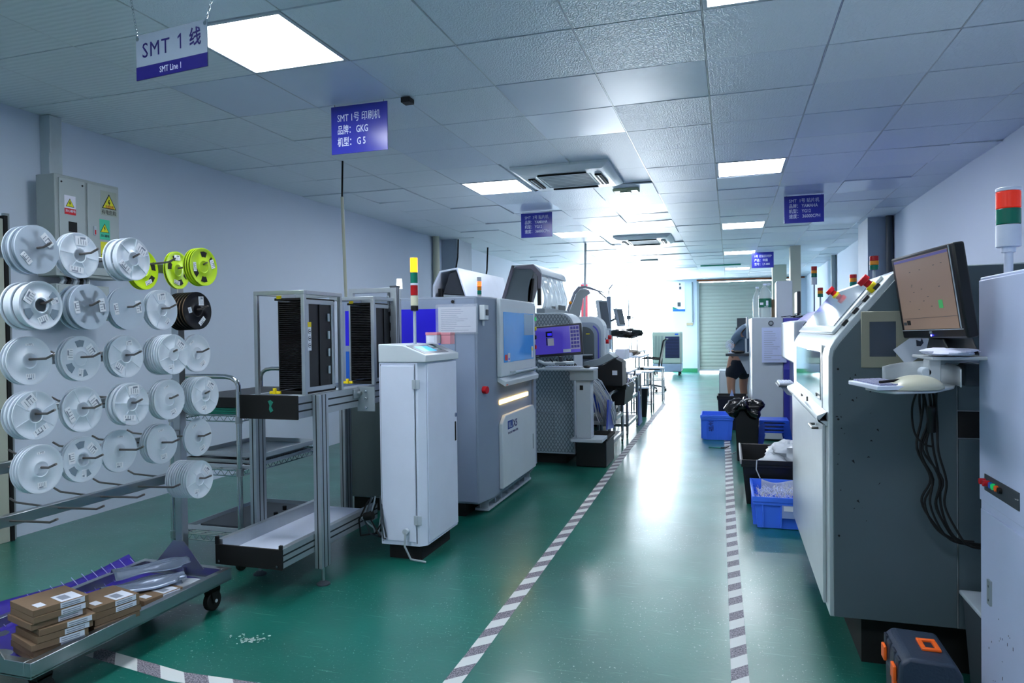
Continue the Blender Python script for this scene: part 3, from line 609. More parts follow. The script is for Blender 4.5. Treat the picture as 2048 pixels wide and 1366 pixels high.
stack(1, 1, 'window', -2.261, 2, roll=.0, wide=2.2, desc=' of wide tape')
stack(1, 2, 'window', -2.278, 2, roll=.0, wide=.9)
stack(1, 3, 'thin', -2.288, 2, roll=.1)
stack(1, 4, 'black', -2.272, 6, roll=.1, tilt=-.03, kind='black')
stack(2, 0, 'plain', -2.325, 2, roll=0, wide=1.3)
stack(2, 1, 'slot', -2.307, 2, roll=.2)
stack(2, 2, 'thin', -2.29, 2, roll=2.5, wide=1.2)
stack(2, 3, 'thin', -2.232, 7, roll=-.7)
stack(2, 4, 'plain', -2.279, 1, roll=.6)
stack(3, 0, 'rib', -2.303, 3, roll=1.5, wide=1.2)
stack(3, 1, 'rib', -2.305, 1, roll=-.1, wide=1.4)
stack(3, 2, 'rib', -2.265, 2, roll=.9, wide=1.6, desc=' with broad flange')
stack(3, 3, 'plain', -2.258, 3, roll=.3)
stack(3, 4, 'thin', -2.238, 6, roll=-.6)
stack(4, 0, 'plain', -2.283, 3, roll=0)
stack(4, 1, 'slot', -2.308, 2, roll=.3, wide=.8)
stack(4, 2, 'plain', -2.333, 1, roll=-.1, wide=.9)
stack(4, 3, 'plain', -2.302, 3, roll=.1)
stack(4, 4, 'plain', -2.281, 1, roll=.4, wide=.9)
stack(5, 4, 'thin', -2.277, 9, roll=-.8, wide=1.05)

# ------------------------------------------------------------------ wire shelf cart behind
t = thing('wire_shelf_cart', 'chrome wire shelf cart standing against the left wall behind the reels', 'cart', (-2.71, 3.48, 0))
wx0, wx1, wy0, wy1 = -2.93, -2.49, 3.10, 3.87
for x, y in ((wx0, wy0), (wx1, wy0), (wx0, wy1), (wx1, wy1)):
    pst = MB().cyl((x, y, .07), (x, y, .95), .014, CHROME, 14)
    build('post', pst, t)
    build('collar', MB().cyl((x, y, .50), (x, y, .54), .018, STEEL, 14).cyl((x, y, .78), (x, y, .82), .018, STEEL, 14).cyl((x, y, .14), (x, y, .18), .018, STEEL, 14), t)
    c = build('caster', MB().cyl((x, y, .045), (x, y, .10), .020, MGREY, 12), t); build('wheel', MB().cyl((x-.012, y, .035), (x+.012, y, .035), .035, RUBBER, 18), c, .003)
for y, nm in ((wy0, 'push_handle'), (wy1, 'push_handle')):
    pts = [(wx1, y, .93), (wx1, y, .98)]+[(wx1-.08+.08*cos(a), y, .98+.05*sin(a)) for a in (R(30), R(60), R(90))]+[(wx0+.08, y, 1.03)]+[(wx0+.08-.08*sin(a), y, .98+.05*cos(a)) for a in (R(30), R(60), R(90))]+[(wx0, y, .93)]
    build(nm, MB().tube(pts, .013, CHROME, 12), t)
def wire_shelf(z, lip):
    mb = MB(); r = .0022
    for zz in (z, z+lip):
        for p, q in (((wx0, wy0), (wx1, wy0)), ((wx0, wy1), (wx1, wy1)), ((wx0, wy0), (wx0, wy1)), ((wx1, wy0), (wx1, wy1))): mb.cyl((*p, zz), (*q, zz), .0035, CHROME, 6)
    for k in range(30): y = wy0+(wy1-wy0)*k/29; mb.cyl((wx0, y, z+lip), (wx1, y, z+lip), r, CHROME, 5)
    for k in range(4): x = wx0+(wx1-wx0)*(k+.5)/4; mb.cyl((x, wy0, z+lip-.004), (x, wy1, z+lip-.004), .003, CHROME, 5)
    for side in (0, 1):
        pts = [(wx0+(wx1-wx0)*k/18, (wy0, wy1)[side], z+(lip if k % 2 else 0)) for k in range(19)]; mb.tube(pts, r, CHROME, 5)
        pts = [((wx0, wx1)[side], wy0+(wy1-wy0)*k/30, z+(lip if k % 2 else 0)) for k in range(31)]; mb.tube(pts, r, CHROME, 5)
    return mb
for z in (.14, .50, .79): build('wire_shelf', wire_shelf(z, .03), t)
def basket(z, h):
    mb = MB(); r = .0016
    for k in range(44):
        y = wy0+.02+(wy1-wy0-.04)*k/43; mb.cyl((wx1-.01, y, z), (wx1-.01, y, z+h), r, CHROME, 4)
    for q in range(3): mb.cyl((wx1-.01, wy0+.02, z+h*q/2), (wx1-.01, wy1-.02, z+h*q/2), .0025, CHROME, 5)
    return mb
build('side_mesh', basket(.535, .05), t); build('side_mesh', basket(.825, .05), t)
def tray_thing(name, x0, x1, y0, y1, z, h, m, label, grp=None, rot=0):
    mb = MB().box(x0, x1, y0, y1, z, z+.003, m); mb.frame(x0, x1, y0, y1, .006, 'z', z+.003, z+h, m)
    return single(name, mb, label, 'tray', grp, bevel=.0015)
tray_thing('metal_tray', -2.92, -2.45, 3.13, 3.7, .5345, .02, LGREY, 'grey metal tray at the bottom of the pile on the middle cart shelf', 'metal trays on the cart')
tray_thing('metal_tray', -2.9, -2.47, 3.15, 3.66, .557, .02, STEEL, 'steel tray in the middle of the pile on the middle cart shelf', 'metal trays on the cart')
tray_thing('metal_tray', -2.88, -2.42, 3.2, 3.72, .580, .028, LGREY, 'grey metal tray on top of the pile on the middle cart shelf', 'metal trays on the cart')
tray_thing('metal_tray', -2.9, -2.40, 3.16, 3.80, .1745, .025, LGREY, 'shallow grey tray on the bottom cart shelf')
t = thing('fixture_plate', 'dark metal plate with four black knobs on bottom cart shelf', 'plate', (-2.66, 3.45, .18))
build('plate', MB().box(-2.84, -2.46, 3.2, 3.72, .1785, .198, DGREY), t, .002)
for x, y in ((-2.6, 3.4), (-2.52, 3.44), (-2.56, 3.58), (-2.66, 3.5)): build('knob', MB().cyl((x, y, .198), (x, y, .222), .012, SOOT, 14), t, .002)
for k in range(3):
    mb = MB().box(-2.9, -2.5, 3.14, 3.84, .823+k*.012, .833+k*.012, GREENP); single('green_tray', mb, 'green plastic tray, %s of three on the top cart shelf' % ['bottom', 'middle', 'top'][k], 'tray', 'green trays on the cart', bevel=.002)
mb = MB().box(-2.91, -2.5, 3.13, 3.85, .861, .915, BLACK)
for k in range(28): y = 3.14+k*.0255; mb.box(-2.502, -2.495, y, y+.012, .865, .92, SOOT)
single('black_rack', mb, 'black ribbed circuit board rack on the top cart shelf', 'rack', bevel=.001)

# ------------------------------------------------------------------ PCB magazine loader
t = thing('magazine_loader', 'aluminium framed circuit board loader with two conveyor levels', 'machine', (-2.15, 3.2, 0))
def rail(mb, x, y0, y1, z0, z1, w=.03):
    mb.box(x-w, x, y0, y1, z0, z1, ALU)
    h = z1-z0
    for q in (.33, .66): mb.box(x-.001, x+.0012, y0, y1, z0+h*q-.004, z0+h*q+.004, GROOVE)
    return mb
ux0, ux1 = -2.29, -1.97
up = build('upper_conveyor', rail(MB(), ux1, 2.875, 4.10, .845, .952).box(ux0, ux0+.03, 2.875, 4.1, .845, .952, ALU).box(ux0+.03, ux1-.03, 2.9, 4.1, .90, .925, LGREY), t, .001)
build('end_plate', MB().box(ux0-.004, ux1+.004, 2.862, 2.874, .842, .958, SOOT), up, .002)
build('green_paint_mark', MB().prism([(-2.13, .93), (-2.115, .935), (-2.10, .925), (-2.112, .905), (-2.10, .885), (-2.115, .875), (-2.124, .89), (-2.12, .91)], 'y', 2.8605, 2.862, GREENP), up)
build('clamp_bracket', MB().box(ux1, ux1+.012, 3.38, 3.46, .895, .945, ALU).cyl((ux1, 3.42, .92), (ux1+.03, 3.42, .92), .012, STEEL, 12), up, .002)
build('joint_plate', MB().box(ux1-.006, ux1+.10, 3.44, 3.448, .82, .955, MGREY).cyl((ux1+.05, 3.43, .93), (ux1+.05, 3.44, .93), .008, CHROME, 10).cyl((ux1+.05, 3.43, .89), (ux1+.05, 3.44, .89), .008, CHROME, 10).cyl((ux1+.05, 3.43, .84), (ux1+.05, 3.44, .84), .008, CHROME, 10), t, .002)
lx0 = -2.33
lo = build('lower_conveyor', rail(MB(), ux1, 2.735, 3.64, .172, .262).box(lx0, lx0+.03, 2.735, 3.64, .172, .285, ALU), t, .001)
build('belt', MB().box(lx0+.032, ux1-.032, 2.74, 3.64, .205, .222, WHITE), lo)
build('end_plate', MB().box(lx0-.004, ux1+.004, 2.722, 2.734, .168, .262, SOOT).box(ux1-.012, ux1+.004, 2.72, 2.734, .262, .282, SOOT).box(lx0-.004, lx0+.012, 2.72, 2.734, .262, .30, SOOT), lo, .002)
for x in (lx0+.02, ux1-.02):
    for z in (.185, ): build('screw', MB().cyl((x, 2.717, z), (x, 2.723, z), .006, CHROME, 10), lo)
def leg(x0, x1, y0, y1):
    mb = MB().box(x0, x1, y0, y1, .09, .845 if x1 < -2.1 else .95, ALU)
    for q in (.3, .7): mb.box(x1-.001, x1+.0012, y0+(y1-y0)*q-.003, y0+(y1-y0)*q+.003, .09, .845 if x1 < -2.1 else .95, GROOVE)
    mb.box(x0+(x1-x0)*.5-.003, x0+(x1-x0)*.5+.003, y0-.0012, y0+.001, .09, .95 if x1 > -2.1 else .84, GROOVE)
    g = build('leg', mb, t, .0015); xc, yc = (x0+x1)/2, (y0+y1)/2
    build('leveling_foot', MB().cyl((xc, yc, .012), (xc, yc, .09), .008, STEEL, 10).lathe([(.004, 0), (.034, 0), (.034, .006), (.012, .02), (.004, .02)], (xc, yc, 0), DGREY, 'z', 18), g)
leg(ux1+.002, ux1+.042, 2.99, 3.07); leg(lx0-.042, lx0-.002, 3.03, 3.11); leg(ux1+.002, ux1+.042, 3.9, 3.98) ; leg(lx0-.042, lx0-.002, 3.9, 3.98)
# magazine cages and magazines
def cage(y0, y1, zt=1.465):
    x0, x1, w = -2.255, -1.965, .02
    f = MB()
    for x in (x0, x1-w):
        for y in (y0, y1-w): f.box(x, x+w, y, y+w, .953, zt-w, ALU)
    f.frame(x0, x1, y0, y1, w, 'z', zt-w, zt, ALU)
    return build('cage_frame', f, t, .0015)
def magazine(y0, y1, label):
    m = thing('circuit_board_magazine', label, 'magazine', (-2.065, (y0+y1)/2, .953), 'black magazines on the loader')
    x0, x1, z0, z1 = -2.135, -1.993, .955, 1.43
    mb = MB().box(x0, x0+.006, y0, y1, z0+.02, z1-.015, SOOT).box(x1-.006, x1, y0+.03, y1-.03, z0+.02, z1-.015, BLACK)
    build('comb_wall', mb, m)
    cm = MB()
    for k in range(44): z = z0+.03+k*.0098; cm.box(x0+.006, x1-.006, y0+.001, y1-.001, z, z+.0045, BLACK)
    build('comb_ribs', cm, m)
    fr = MB().frame(y0+.02, y1-.02, z0+.01, z1-.008, .022, 'x', x1, x1+.006, ALU); build('side_frame', fr, m, .001)
    st = MB().box(x1, x1+.005, (y0+y1)/2-.008, (y0+y1)/2+.008, z0+.03, z1-.03, BLACK)
    for k in range(4): st.box(x1+.001, x1+.007, y1-.075, y1-.06, z0+.09+k*.09, z0+.13+k*.09, LGREY)
    build('slot_bars', st, m)
    build('end_plate', MB().box(x0-.02, x1, y0, y1, z0-.001, z0+.016, SOOT), m, .001); build('end_plate', MB().box(x0-.02, x1, y0, y1, z1-.012, z1, SOOT), m, .001)
    build('yellow_clip', MB().box(x0-.05, x0+.012, y0-.012, y0+.006, z0+.0, z0+.014, YELLOW).box(x0-.025, x0-.01, y0-.02, y0-.005, z0, z0+.03, YELLOW), m, .003, label='yellow clip')
    build('yellow_tab', MB().box(x0-.004, x0+.02, y0-.006, y0+.004, z1-.004, z1+.012, YELLOW), m, .001)
    return m
cage(2.93, 3.28); magazine(2.96, 3.25, 'black circuit board magazine in the nearer cage on the loader')
cage(3.62, 3.98); magazine(3.65, 3.95, 'black circuit board magazine in the farther cage on the loader')
st = MB().box(-1.9645, -1.9635, 2.955, 2.985, 1.17, 1.31, PAPER).box(-1.963, -1.9625, 2.955, 2.985, 1.285, 1.31, YELLOW)
for k in range(3): st.cyl((-1.9635, 2.97, 1.195+k*.034), (-1.9625, 2.97, 1.195+k*.034), .012, INK, 16); st.cyl((-1.9625, 2.97, 1.195+k*.034), (-1.962, 2.97, 1.195+k*.034), .0095, PAPER, 16); st.box(-1.9619, -1.9614, 2.963, 2.977, 1.192+k*.034, 1.198+k*.034, INK)
build('caution_sticker', st, t)
tp = MB().box(-1.985, -1.945, 3.87, 3.92, .82, 1.53, ALU).box(-1.9455, -1.9435, 3.88, 3.886, .82, 1.53, GROOVE).box(-1.9455, -1.9435, 3.9, 3.906, .82, 1.53, GROOVE)
tp.box(-2.25, -1.985, 3.88, 3.91, 1.5, 1.53, ALU).box(-2.28, -2.25, 3.88, 3.91, .95, 1.53, ALU)
build('lift_column', tp, t, .0015); build('column_cap', MB().box(-1.987, -1.943, 3.868, 3.922, 1.53, 1.54, DGREY), t)
build('corner_bracket', MB().box(-1.995, -1.985, 3.85, 3.868, 1.38, 1.5, DGREY).cyl((-1.99, 3.846, 1.47), (-1.99, 3.852, 1.47), .008, CHROME, 8).cyl((-1.99, 3.846, 1.41), (-1.99, 3.852, 1.41), .008, CHROME, 8), t, .001)
cb = MB(); rd = random.Random(4)
for k in range(9):
    y = 3.5+rd.uniform(-.06, .06); x = -1.9+rd.uniform(-.04, .05)
    cb.tube([(x, y, .30+rd.uniform(0, .06)), (x+rd.uniform(-.05, .05), y-.05, .22), (x+rd.uniform(-.04, .06), y-.03+rd.uniform(-.03, .03), .13), (x+.03, y+.04, .08+rd.uniform(0, .05)), (x+.06, y+.08, .16)], .005, [SOOT, LGREY, DGREY][k % 3], 6)
cb.cyl((-1.93, 3.42, .24), (-1.88, 3.42, .25), .022, SOOT, 12)
single('cable_tangle', cb, 'tangle of black and grey cables between loader and white cabinet', 'cables')

# ------------------------------------------------------------------ white control cabinet
t = thing('control_cabinet', 'tall narrow white cabinet with sloped keypad and signal tower', 'machine', (-1.72, 3.68, 0))
cx0, cx1, cy0, cy1 = -1.85, -1.585, 3.46, 3.93
build('plinth', MB().box(cx0+.03, cx1-.04, cy0+.04, cy1-.03, 0, .085, SOOT), t)
build('body', MB().prism([(cx0, cy0), (cx1-.035, cy0), (cx1, cy0+.035), (cx1, cy1), (cx0, cy1)], 'z', .085, 1.088, WHITE), t, .002)
build('front_door', MB().box(cx0+.012, cx1-.052, cy0-.008, cy0-.001, .11, 1.07, WHITE).box(cx0+.008, cx0+.0115, cy0-.003, cy0+.001, .1, 1.08, DGREY).box(cx1-.05, cx1-.047, cy0-.003, cy0+.001, .1, 1.08, DGREY), t, .0015)
sd = build('side_door', MB().box(cx1, cx1+.006, cy0+.045, cy1-.004, .10, 1.08, WHITE), t, .002)
build('handle', MB().box(cx1+.005, cx1+.009, cy1-.042, cy1-.022, .60, .715, SOOT), sd, .002); build('lock', MB().cyl((cx1+.005, cy1-.03, .755), (cx1+.011, cy1-.03, .755), .013, CHROME, 16), sd)
for z in (.97, .23): build('hinge', MB().box(cx1-.062, cx1-.018, cy0-.012, cy0-.006, z-.025, z+.025, LGREY).cyl((cx1-.041, cy0-.014, z-.025), (cx1-.041, cy0-.014, z+.025), .005, LGREY, 10), t, .001)
build('outlet_plug', MB().cyl((-1.69, cy0-.012, .17), (-1.69, cy0-.035, .17), .016, LGREY, 14).tube([(-1.69, cy0-.03, .165), (-1.68, cy0-.06, .10), (-1.65, cy0-.05, .03), (-1.58, cy0-.01, .008)], .006, MGREY), t)
hs = MB().prism([(cx0, 1.09), (cx1+.02, 1.09), (cx1+.02, 1.128), (-1.70, 1.182), (cx0, 1.19)], 'y', cy0-.006, cy1, CREAM if 0 else OFFW); build('housing', hs, t, .004)
sl = Vector((cx1+.02+1.70, 0, 1.128-1.182)).normalized(); nn = Vector((-sl.z, 0, sl.x))
def on_slope(u0, u1, y0, y1, h0, h1, m, mb):
    b = Vector((-1.70, 0, 1.182)); v = []
    for h in (h0, h1):
        for (u, y) in ((u0, y0), (u1, y0), (u1, y1), (u0, y1)): q = b+sl*u+nn*h; v.append((q.x, y, q.z))
    return mb.add(v, [(3, 2, 1, 0), (4, 5, 6, 7), (0, 1, 5, 4), (1, 2, 6, 5), (2, 3, 7, 6), (3, 0, 4, 7)], m)
kp = build('keypad', on_slope(.008, .125, cy0+.02, cy0+.36, .0, .002, mat('keypad_grey', '7A828A', .4), MB()), t)
build('display', on_slope(.03, .10, cy0+.07, cy0+.24, .0022, .003, mat('lcd_blue', '2A90E0', .3, emit=.5, ecol='3AA0FF'), MB()), kp)
kb = MB()
for a in range(3):
    for c in range(2): on_slope(.03+c*.04, .05+c*.04, cy0+.26+a*.03, cy0+.28+a*.03, .0022, .0045, GREENL if a == 2 else LGREY, kb)
build('keys', kb, kp)
tower(t, -1.705, 3.62, 1.186, 1.375, [(SOOT, .028), (CREAM, .058), (REDL, .058), (WHITE, .012), (GREENL, .062), (AMBERL, .082)], .021, pole=.009)
b1 = thing('pink_box', 'small clear pink-lidded box on the white cabinet, left one', 'box', (-1.67, 3.80, 1.183), 'pink-lidded boxes')
PK = mat('pink_plastic', 'D8929C', .35)
build('box_body', MB().box(-1.715, -1.645, 3.79, 3.86, 1.184, 1.235, mat('frosted_box', 'C6CBD6', .3)), b1, .002); build('lid', MB().box(-1.717, -1.643, 3.788, 3.862, 1.235, 1.252, PK), b1, .002); build('label', MB().box(-1.705, -1.66, 3.7885, 3.7895, 1.192, 1.228, PAPER), b1)
b2 = thing('pink_box', 'pink box standing right of the pink-lidded box on the cabinet', 'box', (-1.60, 3.85, 1.16), 'pink-lidded boxes')
build('box_body', MB().box(-1.64, -1.58, 3.84, 3.91, 1.18, 1.235, PK), b2, .002); build('lid', MB().box(-1.642, -1.578, 3.838, 3.912, 1.235, 1.25, PK), b2, .002)

# ------------------------------------------------------------------ X5 paste printer
t = thing('paste_printer', 'large blue-grey solder paste printer with blue window and glowing amber bar', 'machine', (-2.1, 5.0, 0))
px0, px1, py0, py1 = -2.62, -1.60, 4.35, 5.57
build('feet', MB().box(px0+.05, px1-.12, py0+.06, py1-.05, .0, .10, SOOT), t)
build('body', MB().prism([(px0, py0), (px1-.0, py0), (px1+.04, py0+.2), (px1+.04, py1), (px0, py1)], 'z', .1, 1.49, BLUEG), t, .012, seg=3)
build('side_panel_upper', MB().box(px0+.03, -1.755, py0-.006, py0, .115, 1.47, mat('printer_side', '8A99B0', .4)), t, .002)
build('side_panel_right', MB().box(-1.748, px1-.012, py0-.006, py0, .115, 1.47, MT['printer_side']), t, .002)
build('indigo_square', MB().box(-2.58, -1.86, py0-.008, py0-.006, 1.165, 1.41, INDIGO), t); build('blue_square', MB().box(-2.58, -1.86, py0-.008, py0-.006, .86, 1.125, BLUEP), t)
build('dark_lower_panel', MB().box(-2.58, -1.80, py0-.012, py0-.006, .11, .80, mat('dark_glossy_panel', '3E4A4C', .25, spec=.6)).box(-2.20, -2.15, py0-.03, py0-.012, .11, .80, mat('panel_pillar', '6E7A7A', .4)), t)
for z in (.2, .45, .72): build('black_knob', MB().cyl((-2.13, py0-.03, z), (-2.13, py0-.012, z), .015, SOOT, 12), t)
for z in (1.455, .83, .79): build('round_catch', MB().cyl((-1.765, py0-.012, z), (-1.765, py0-.006, z), .011, SOOT, 14), t)
FX = px1+.04
fd = MB().box(FX, FX+.035, 4.63, 5.53, .93, 1.485, OFFW)
wf = build('front_hood', fd, t, .01, seg=3)
build('window_pane', MB().box(FX+.0355, FX+.038, 4.69, 5.47, 1.03, 1.39, mat('blue_window_film', '3E9CEC', .2, var=.2, scale=2.5, spec=.25)), wf, .003)
build('painted_window_glint', MB().box(FX+.0385, FX+.039, 5.2, 5.46, 1.22, 1.385, mat('clear_film', 'BFD8E4', .3, alpha=.45)), wf)  # pale reflection painted as a patch on the pane, no real film
build('caution_labels', MB().box(FX+.0385, FX+.0395, 4.71, 4.77, 1.045, 1.085, REDB).box(FX+.0385, FX+.0395, 4.775, 4.83, 1.035, 1.095, PAPER).box(FX+.0385, FX+.0395, 5.40, 5.45, 1.04, 1.13, PAPER).box(FX+.0396, FX+.040, 4.785, 4.82, 1.045, 1.06, INDIGO).box(FX+.0396, FX+.040, 5.41, 5.44, 1.095, 1.12, YW), wf)
build('lower_lip', MB().prism([(FX, .94), (FX+.065, .90), (FX+.06, .865), (FX, .90)], 'y', 4.64, 5.52, OFFW), t, .004)
build('grab_bar', MB().cyl((FX+.075, 4.82, .955), (FX+.075, 5.42, .955), .012, LGREY, 12).box(FX+.03, FX+.078, 4.83, 4.85, .948, .962, LGREY).box(FX+.03, FX+.078, 5.39, 5.41, .948, .962, LGREY), t)
build('light_bar', MB().box(FX+.001, FX+.008, 4.68, 5.40, .735, .765, mat('amber_light_bar', 'FFC060', .3, emit=5, ecol='FFC86A')), t, .003)
dp = build('access_door', MB().prism([(4.66, .14), (5.53, .14), (5.53, .60), (5.47, .655), (4.74, .655), (4.66, .60)], 'x', FX, FX+.03, OFFW), t, .006)
build('pull_slot', MB().box(FX+.0295, FX+.032, 5.44, 5.46, .30, .42, MGREY), dp)
build('logo_square', MB().box(FX+.0302, FX+.031, 4.78, 4.90, .545, .605, mat('logo_blue', '1B3E8C', .4)), dp); text('lettering', 'X5', .075, (FX+.031, 4.91, .548), (0, 1, 0), (0, 0, 1), NAVY, dp, width=.10, bold=.001); text('lettering', 'PASTE PRINTER', .022, (FX+.031, 4.78, .51), (0, 1, 0), (0, 0, 1), NAVY, dp, width=.25)
build('logo_glyph', MB().box(FX+.0311, FX+.0315, 4.80, 4.81, .555, .595, LGREY).box(FX+.0311, FX+.0315, 4.82, 4.83, .555, .595, LGREY).box(FX+.0311, FX+.0315, 4.84, 4.875, .555, .562, LGREY).box(FX+.0311, FX+.0315, 4.84, 4.848, .56, .595, LGREY), dp)
build('corner_post', MB().box(FX+.0, FX+.02, 5.53, 5.60, .15, 1.46, BLUEG), t, .004)
for z, m in ((1.35, GBTN), (1.27, YELLOW), (1.20, SOOT), (1.12, REDB)): build('push_button', MB().cyl((FX+.02, 5.565, z), (FX+.036, 5.565, z), .016, m, 14).box(FX+.018, FX+.022, 5.545, 5.585, z-.022, z+.022, SOOT), t, .002)
build('stop_button', MB().cyl((px1-.004, py0+.08, .86), (px1+.045, py0+.07, .86), .026, REDB, 18), t, .003)
build('switch_box', MB().box(px1+.012, px1+.05, py0+.02, py0+.10, 1.33, 1.43, OFFW).box(px1+.05, px1+.056, py0+.04, py0+.085, 1.36, 1.40, DGREY).cyl((px1+.03, py0+.05, 1.29), (px1+.03, py0+.05, 1.33), .008, LGREY), t, .004)
build('orange_reflector', MB().box(FX+.055, FX+.062, 4.66, 4.70, .872, .89, ORANGE), t)
fr = MB().box(-1.70, -1.60, 4.54, 5.62, .012, .028, LGREY).box(-1.70, -1.60, 4.54, 5.62, .072, .085, LGREY).box(-1.665, -1.655, 4.54, 5.62, .028, .072, MGREY)
for k in range(8): y = 4.56+k*.148; fr.box(-1.655, -1.61, y, y+.012, .028, .072, LGREY)
build('forklift_rail', fr, t)
pp = thing('paper_sleeve', 'printed sheet in clear plastic sleeve taped to the paste printer side', 'paper', (-1.735, 4.333, 1.235))
build('sheet', MB().box(-1.87, -1.60, 4.3385, 4.3395, 1.25, 1.42, PAPER), pp)
ln = MB()
for k in range(12): ln.box(-1.85, -1.85+.2*random.Random(k).uniform(.4, 1.1), 4.3378, 4.3384, 1.262+k*.0125, 1.265+k*.0125, PALEINK)
build('print_lines', ln, pp)
def slv(u, w): return (-1.885+u*.30, 4.330-.004*sin(7*u)*sin(5*w), 1.238+w*.20)
build('sleeve', MB().grid(slv, 14, 10, mat('sleeve_film', 'DDE4F0', .12, alpha=.22, var=0, bump=.3, bscale=12)), pp, solid=.0006)
tower(t, -1.795, 4.95, 1.49, 1.50, [(LGREY, .03), (GREENL, .033), (AMBER, .033), (REDLIT, .033), (LGREY, .035)], .016)
# white shaded lamp seen above the frames
single('beacon_lamp', MB().cyl((-2.21, 4.45, 1.49), (-2.21, 4.45, 1.56), .012, LGREY, 12).cyl((-2.21, 4.45, 1.56), (-2.21, 4.45, 1.63), .022, mat('beacon_white', 'F2F4F0', .4, emit=.8), 16, .018), 'small white beacon lamp on top of the paste printer beside the cages', 'beacon')
# ------------------------------------------------------------------ pick and place line, left of the aisle
DIA = mat('diamond_pattern_film', '8E9AA2', .38); nt, N, L, b = nodes(DIA)
tc = N.new('ShaderNodeTexCoord')
def wave(dirv, sc):
    d = N.new('ShaderNodeVectorMath'); d.operation = 'DOT_PRODUCT'; d.inputs[1].default_value = dirv; L.new(tc.outputs['Object'], d.inputs[0])
    m = N.new('ShaderNodeMath'); m.operation = 'MULTIPLY'; m.inputs[1].default_value = sc; L.new(d.outputs['Value'], m.inputs[0]); s = N.new('ShaderNodeMath'); s.operation = 'SINE'; L.new(m.outputs[0], s.inputs[0])
    a = N.new('ShaderNodeMath'); a.operation = 'ABSOLUTE'; L.new(s.outputs[0], a.inputs[0]); g = N.new('ShaderNodeMath'); g.operation = 'LESS_THAN'; g.inputs[1].default_value = .42; L.new(a.outputs[0], g.inputs[0]); return g
ga, gb = wave((1, 0, .62), 95), wave((1, 0, -.62), 95); mxx = N.new('ShaderNodeMath'); mxx.operation = 'MAXIMUM'; L.new(ga.outputs[0], mxx.inputs[0]); L.new(gb.outputs[0], mxx.inputs[1])
mc = N.new('ShaderNodeMix'); mc.data_type = 'RGBA'; L.new(mxx.outputs[0], mc.inputs[0]); mc.inputs[6].default_value = hexc('A2AEB6'); mc.inputs[7].default_value = hexc('6E7A82'); L.new(mc.outputs[2], b.inputs['Base Color'])
def arc(cx, cz, r, a0, a1, n=6): return [(cx+r*cos(R(a0+(a1-a0)*k/n)), cz+r*sin(R(a0+(a1-a0)*k/n))) for k in range(n+1)]
def mounter(y0, y1, label, x0=-2.6, x1=-1.38, top=1.42, side=DIA, cov=.40, xb=-1.72, tb=1.30):
    t = thing('pick_and_place_machine', label, 'machine', ((x0+x1)/2, (y0+y1)/2, 0), 'component mounters in a row')
    build('feet', MB().box(x0+.08, x1-.10, y0+.08, y1-.08, .0, .10, SOOT), t)
    prof = [(x0, .10), (x1, .10), (x1, top-.13)]+arc(x1-.13, top-.13, .13, 0, 90)+[(x0, top)]
    build('end_cover', MB().prism(prof, 'y', y0+.012, y0+cov, LGREY), t, .004)
    build('body', MB().box(x0, xb, y0+cov+.001, y1, .10, tb, LGREY), t, .006)
    pr = [(x0+.005, .49), (x1-.012, .49), (x1-.012, top-.13)]+arc(x1-.142, top-.142, .13, 0, 90)+[(x0+.005, top-.012)]
    build('side_panel_upper', MB().prism(pr, 'y', y0+.004, y0+.012, side), t, .001)
    build('side_panel_lower', MB().box(x0+.005, x1-.20, y0+.004, y0+.012, .115, .483, side).box(x1-.195, x1-.012, y0+.004, y0+.012, .115, .483, side), t, .001)
    return t
def mounter2(y0, y1, label, side=LGREY, x1=-1.275, cov=.22, xb=-1.72, tb=1.1, x0=-2.6, top=1.40):
    t = thing('pick_and_place_machine', label, 'machine', ((x0+x1)/2, (y0+y1)/2, 0), 'component mounters in a row')
    build('feet', MB().box(x0+.08, xb-.10, y0+.08, y1-.08, .0, .10, SOOT), t)
    build('end_cover', MB().prism([(x0, .84), (x1, .84), (x1, top-.13)]+arc(x1-.13, top-.13, .13, 0, 90)+[(x0, top)], 'y', y0, y0+cov, LGREY), t, .004)
    build('body', MB().box(x0, xb, y0+.01, y0+cov, .10, .838, LGREY).box(x0, xb, y0+cov+.001, y1, .10, tb, LGREY), t, .006)
    return t
m1 = mounter(6.35, 7.30, 'grey component mounter with diamond patterned side behind the paste printer')
m2 = mounter2(7.35, 8.85, 'second grey component mounter with arched opening under a thin raised lid', side=LGREY, x1=-1.275, cov=.22, xb=-1.72, tb=1.1)
y0 = 7.35
build('opening_surround', MB().prism([(-2.0, .88), (-1.30, .88), (-1.30, 1.22)]+arc(-1.42, 1.22, .12, 0, 90)+[(-2.0, 1.34)], 'y', y0-.012, y0+.003, BLUEG), m2, .002)
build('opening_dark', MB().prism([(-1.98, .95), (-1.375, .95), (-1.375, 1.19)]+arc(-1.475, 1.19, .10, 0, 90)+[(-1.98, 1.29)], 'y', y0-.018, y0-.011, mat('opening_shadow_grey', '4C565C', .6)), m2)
build('opening_rail', MB().box(-1.9, -1.39, y0-.04, y0-.018, .985, 1.0, LGREY).box(-1.9, -1.39, y0-.04, y0-.018, .955, .965, SOOT), m2)
build('edge_strip', MB().prism([(-1.335, .90), (-1.32, .90), (-1.32, 1.20)]+arc(-1.44, 1.20, .12, 0, 60)+arc(-1.44, 1.20, .105, 60, 0)+[(-1.335, 1.2)], 'y', y0-.02, y0-.011, PURPLE), m2)
build('yellow_mark', MB().box(-1.46, -1.42, y0-.02, y0-.018, 1.21, 1.22, YELLOW), m2)
build('emergency_button', MB().cyl((-1.275, y0+.1, 1.13), (-1.235, y0+.1, 1.13), .024, REDB, 14), m2)
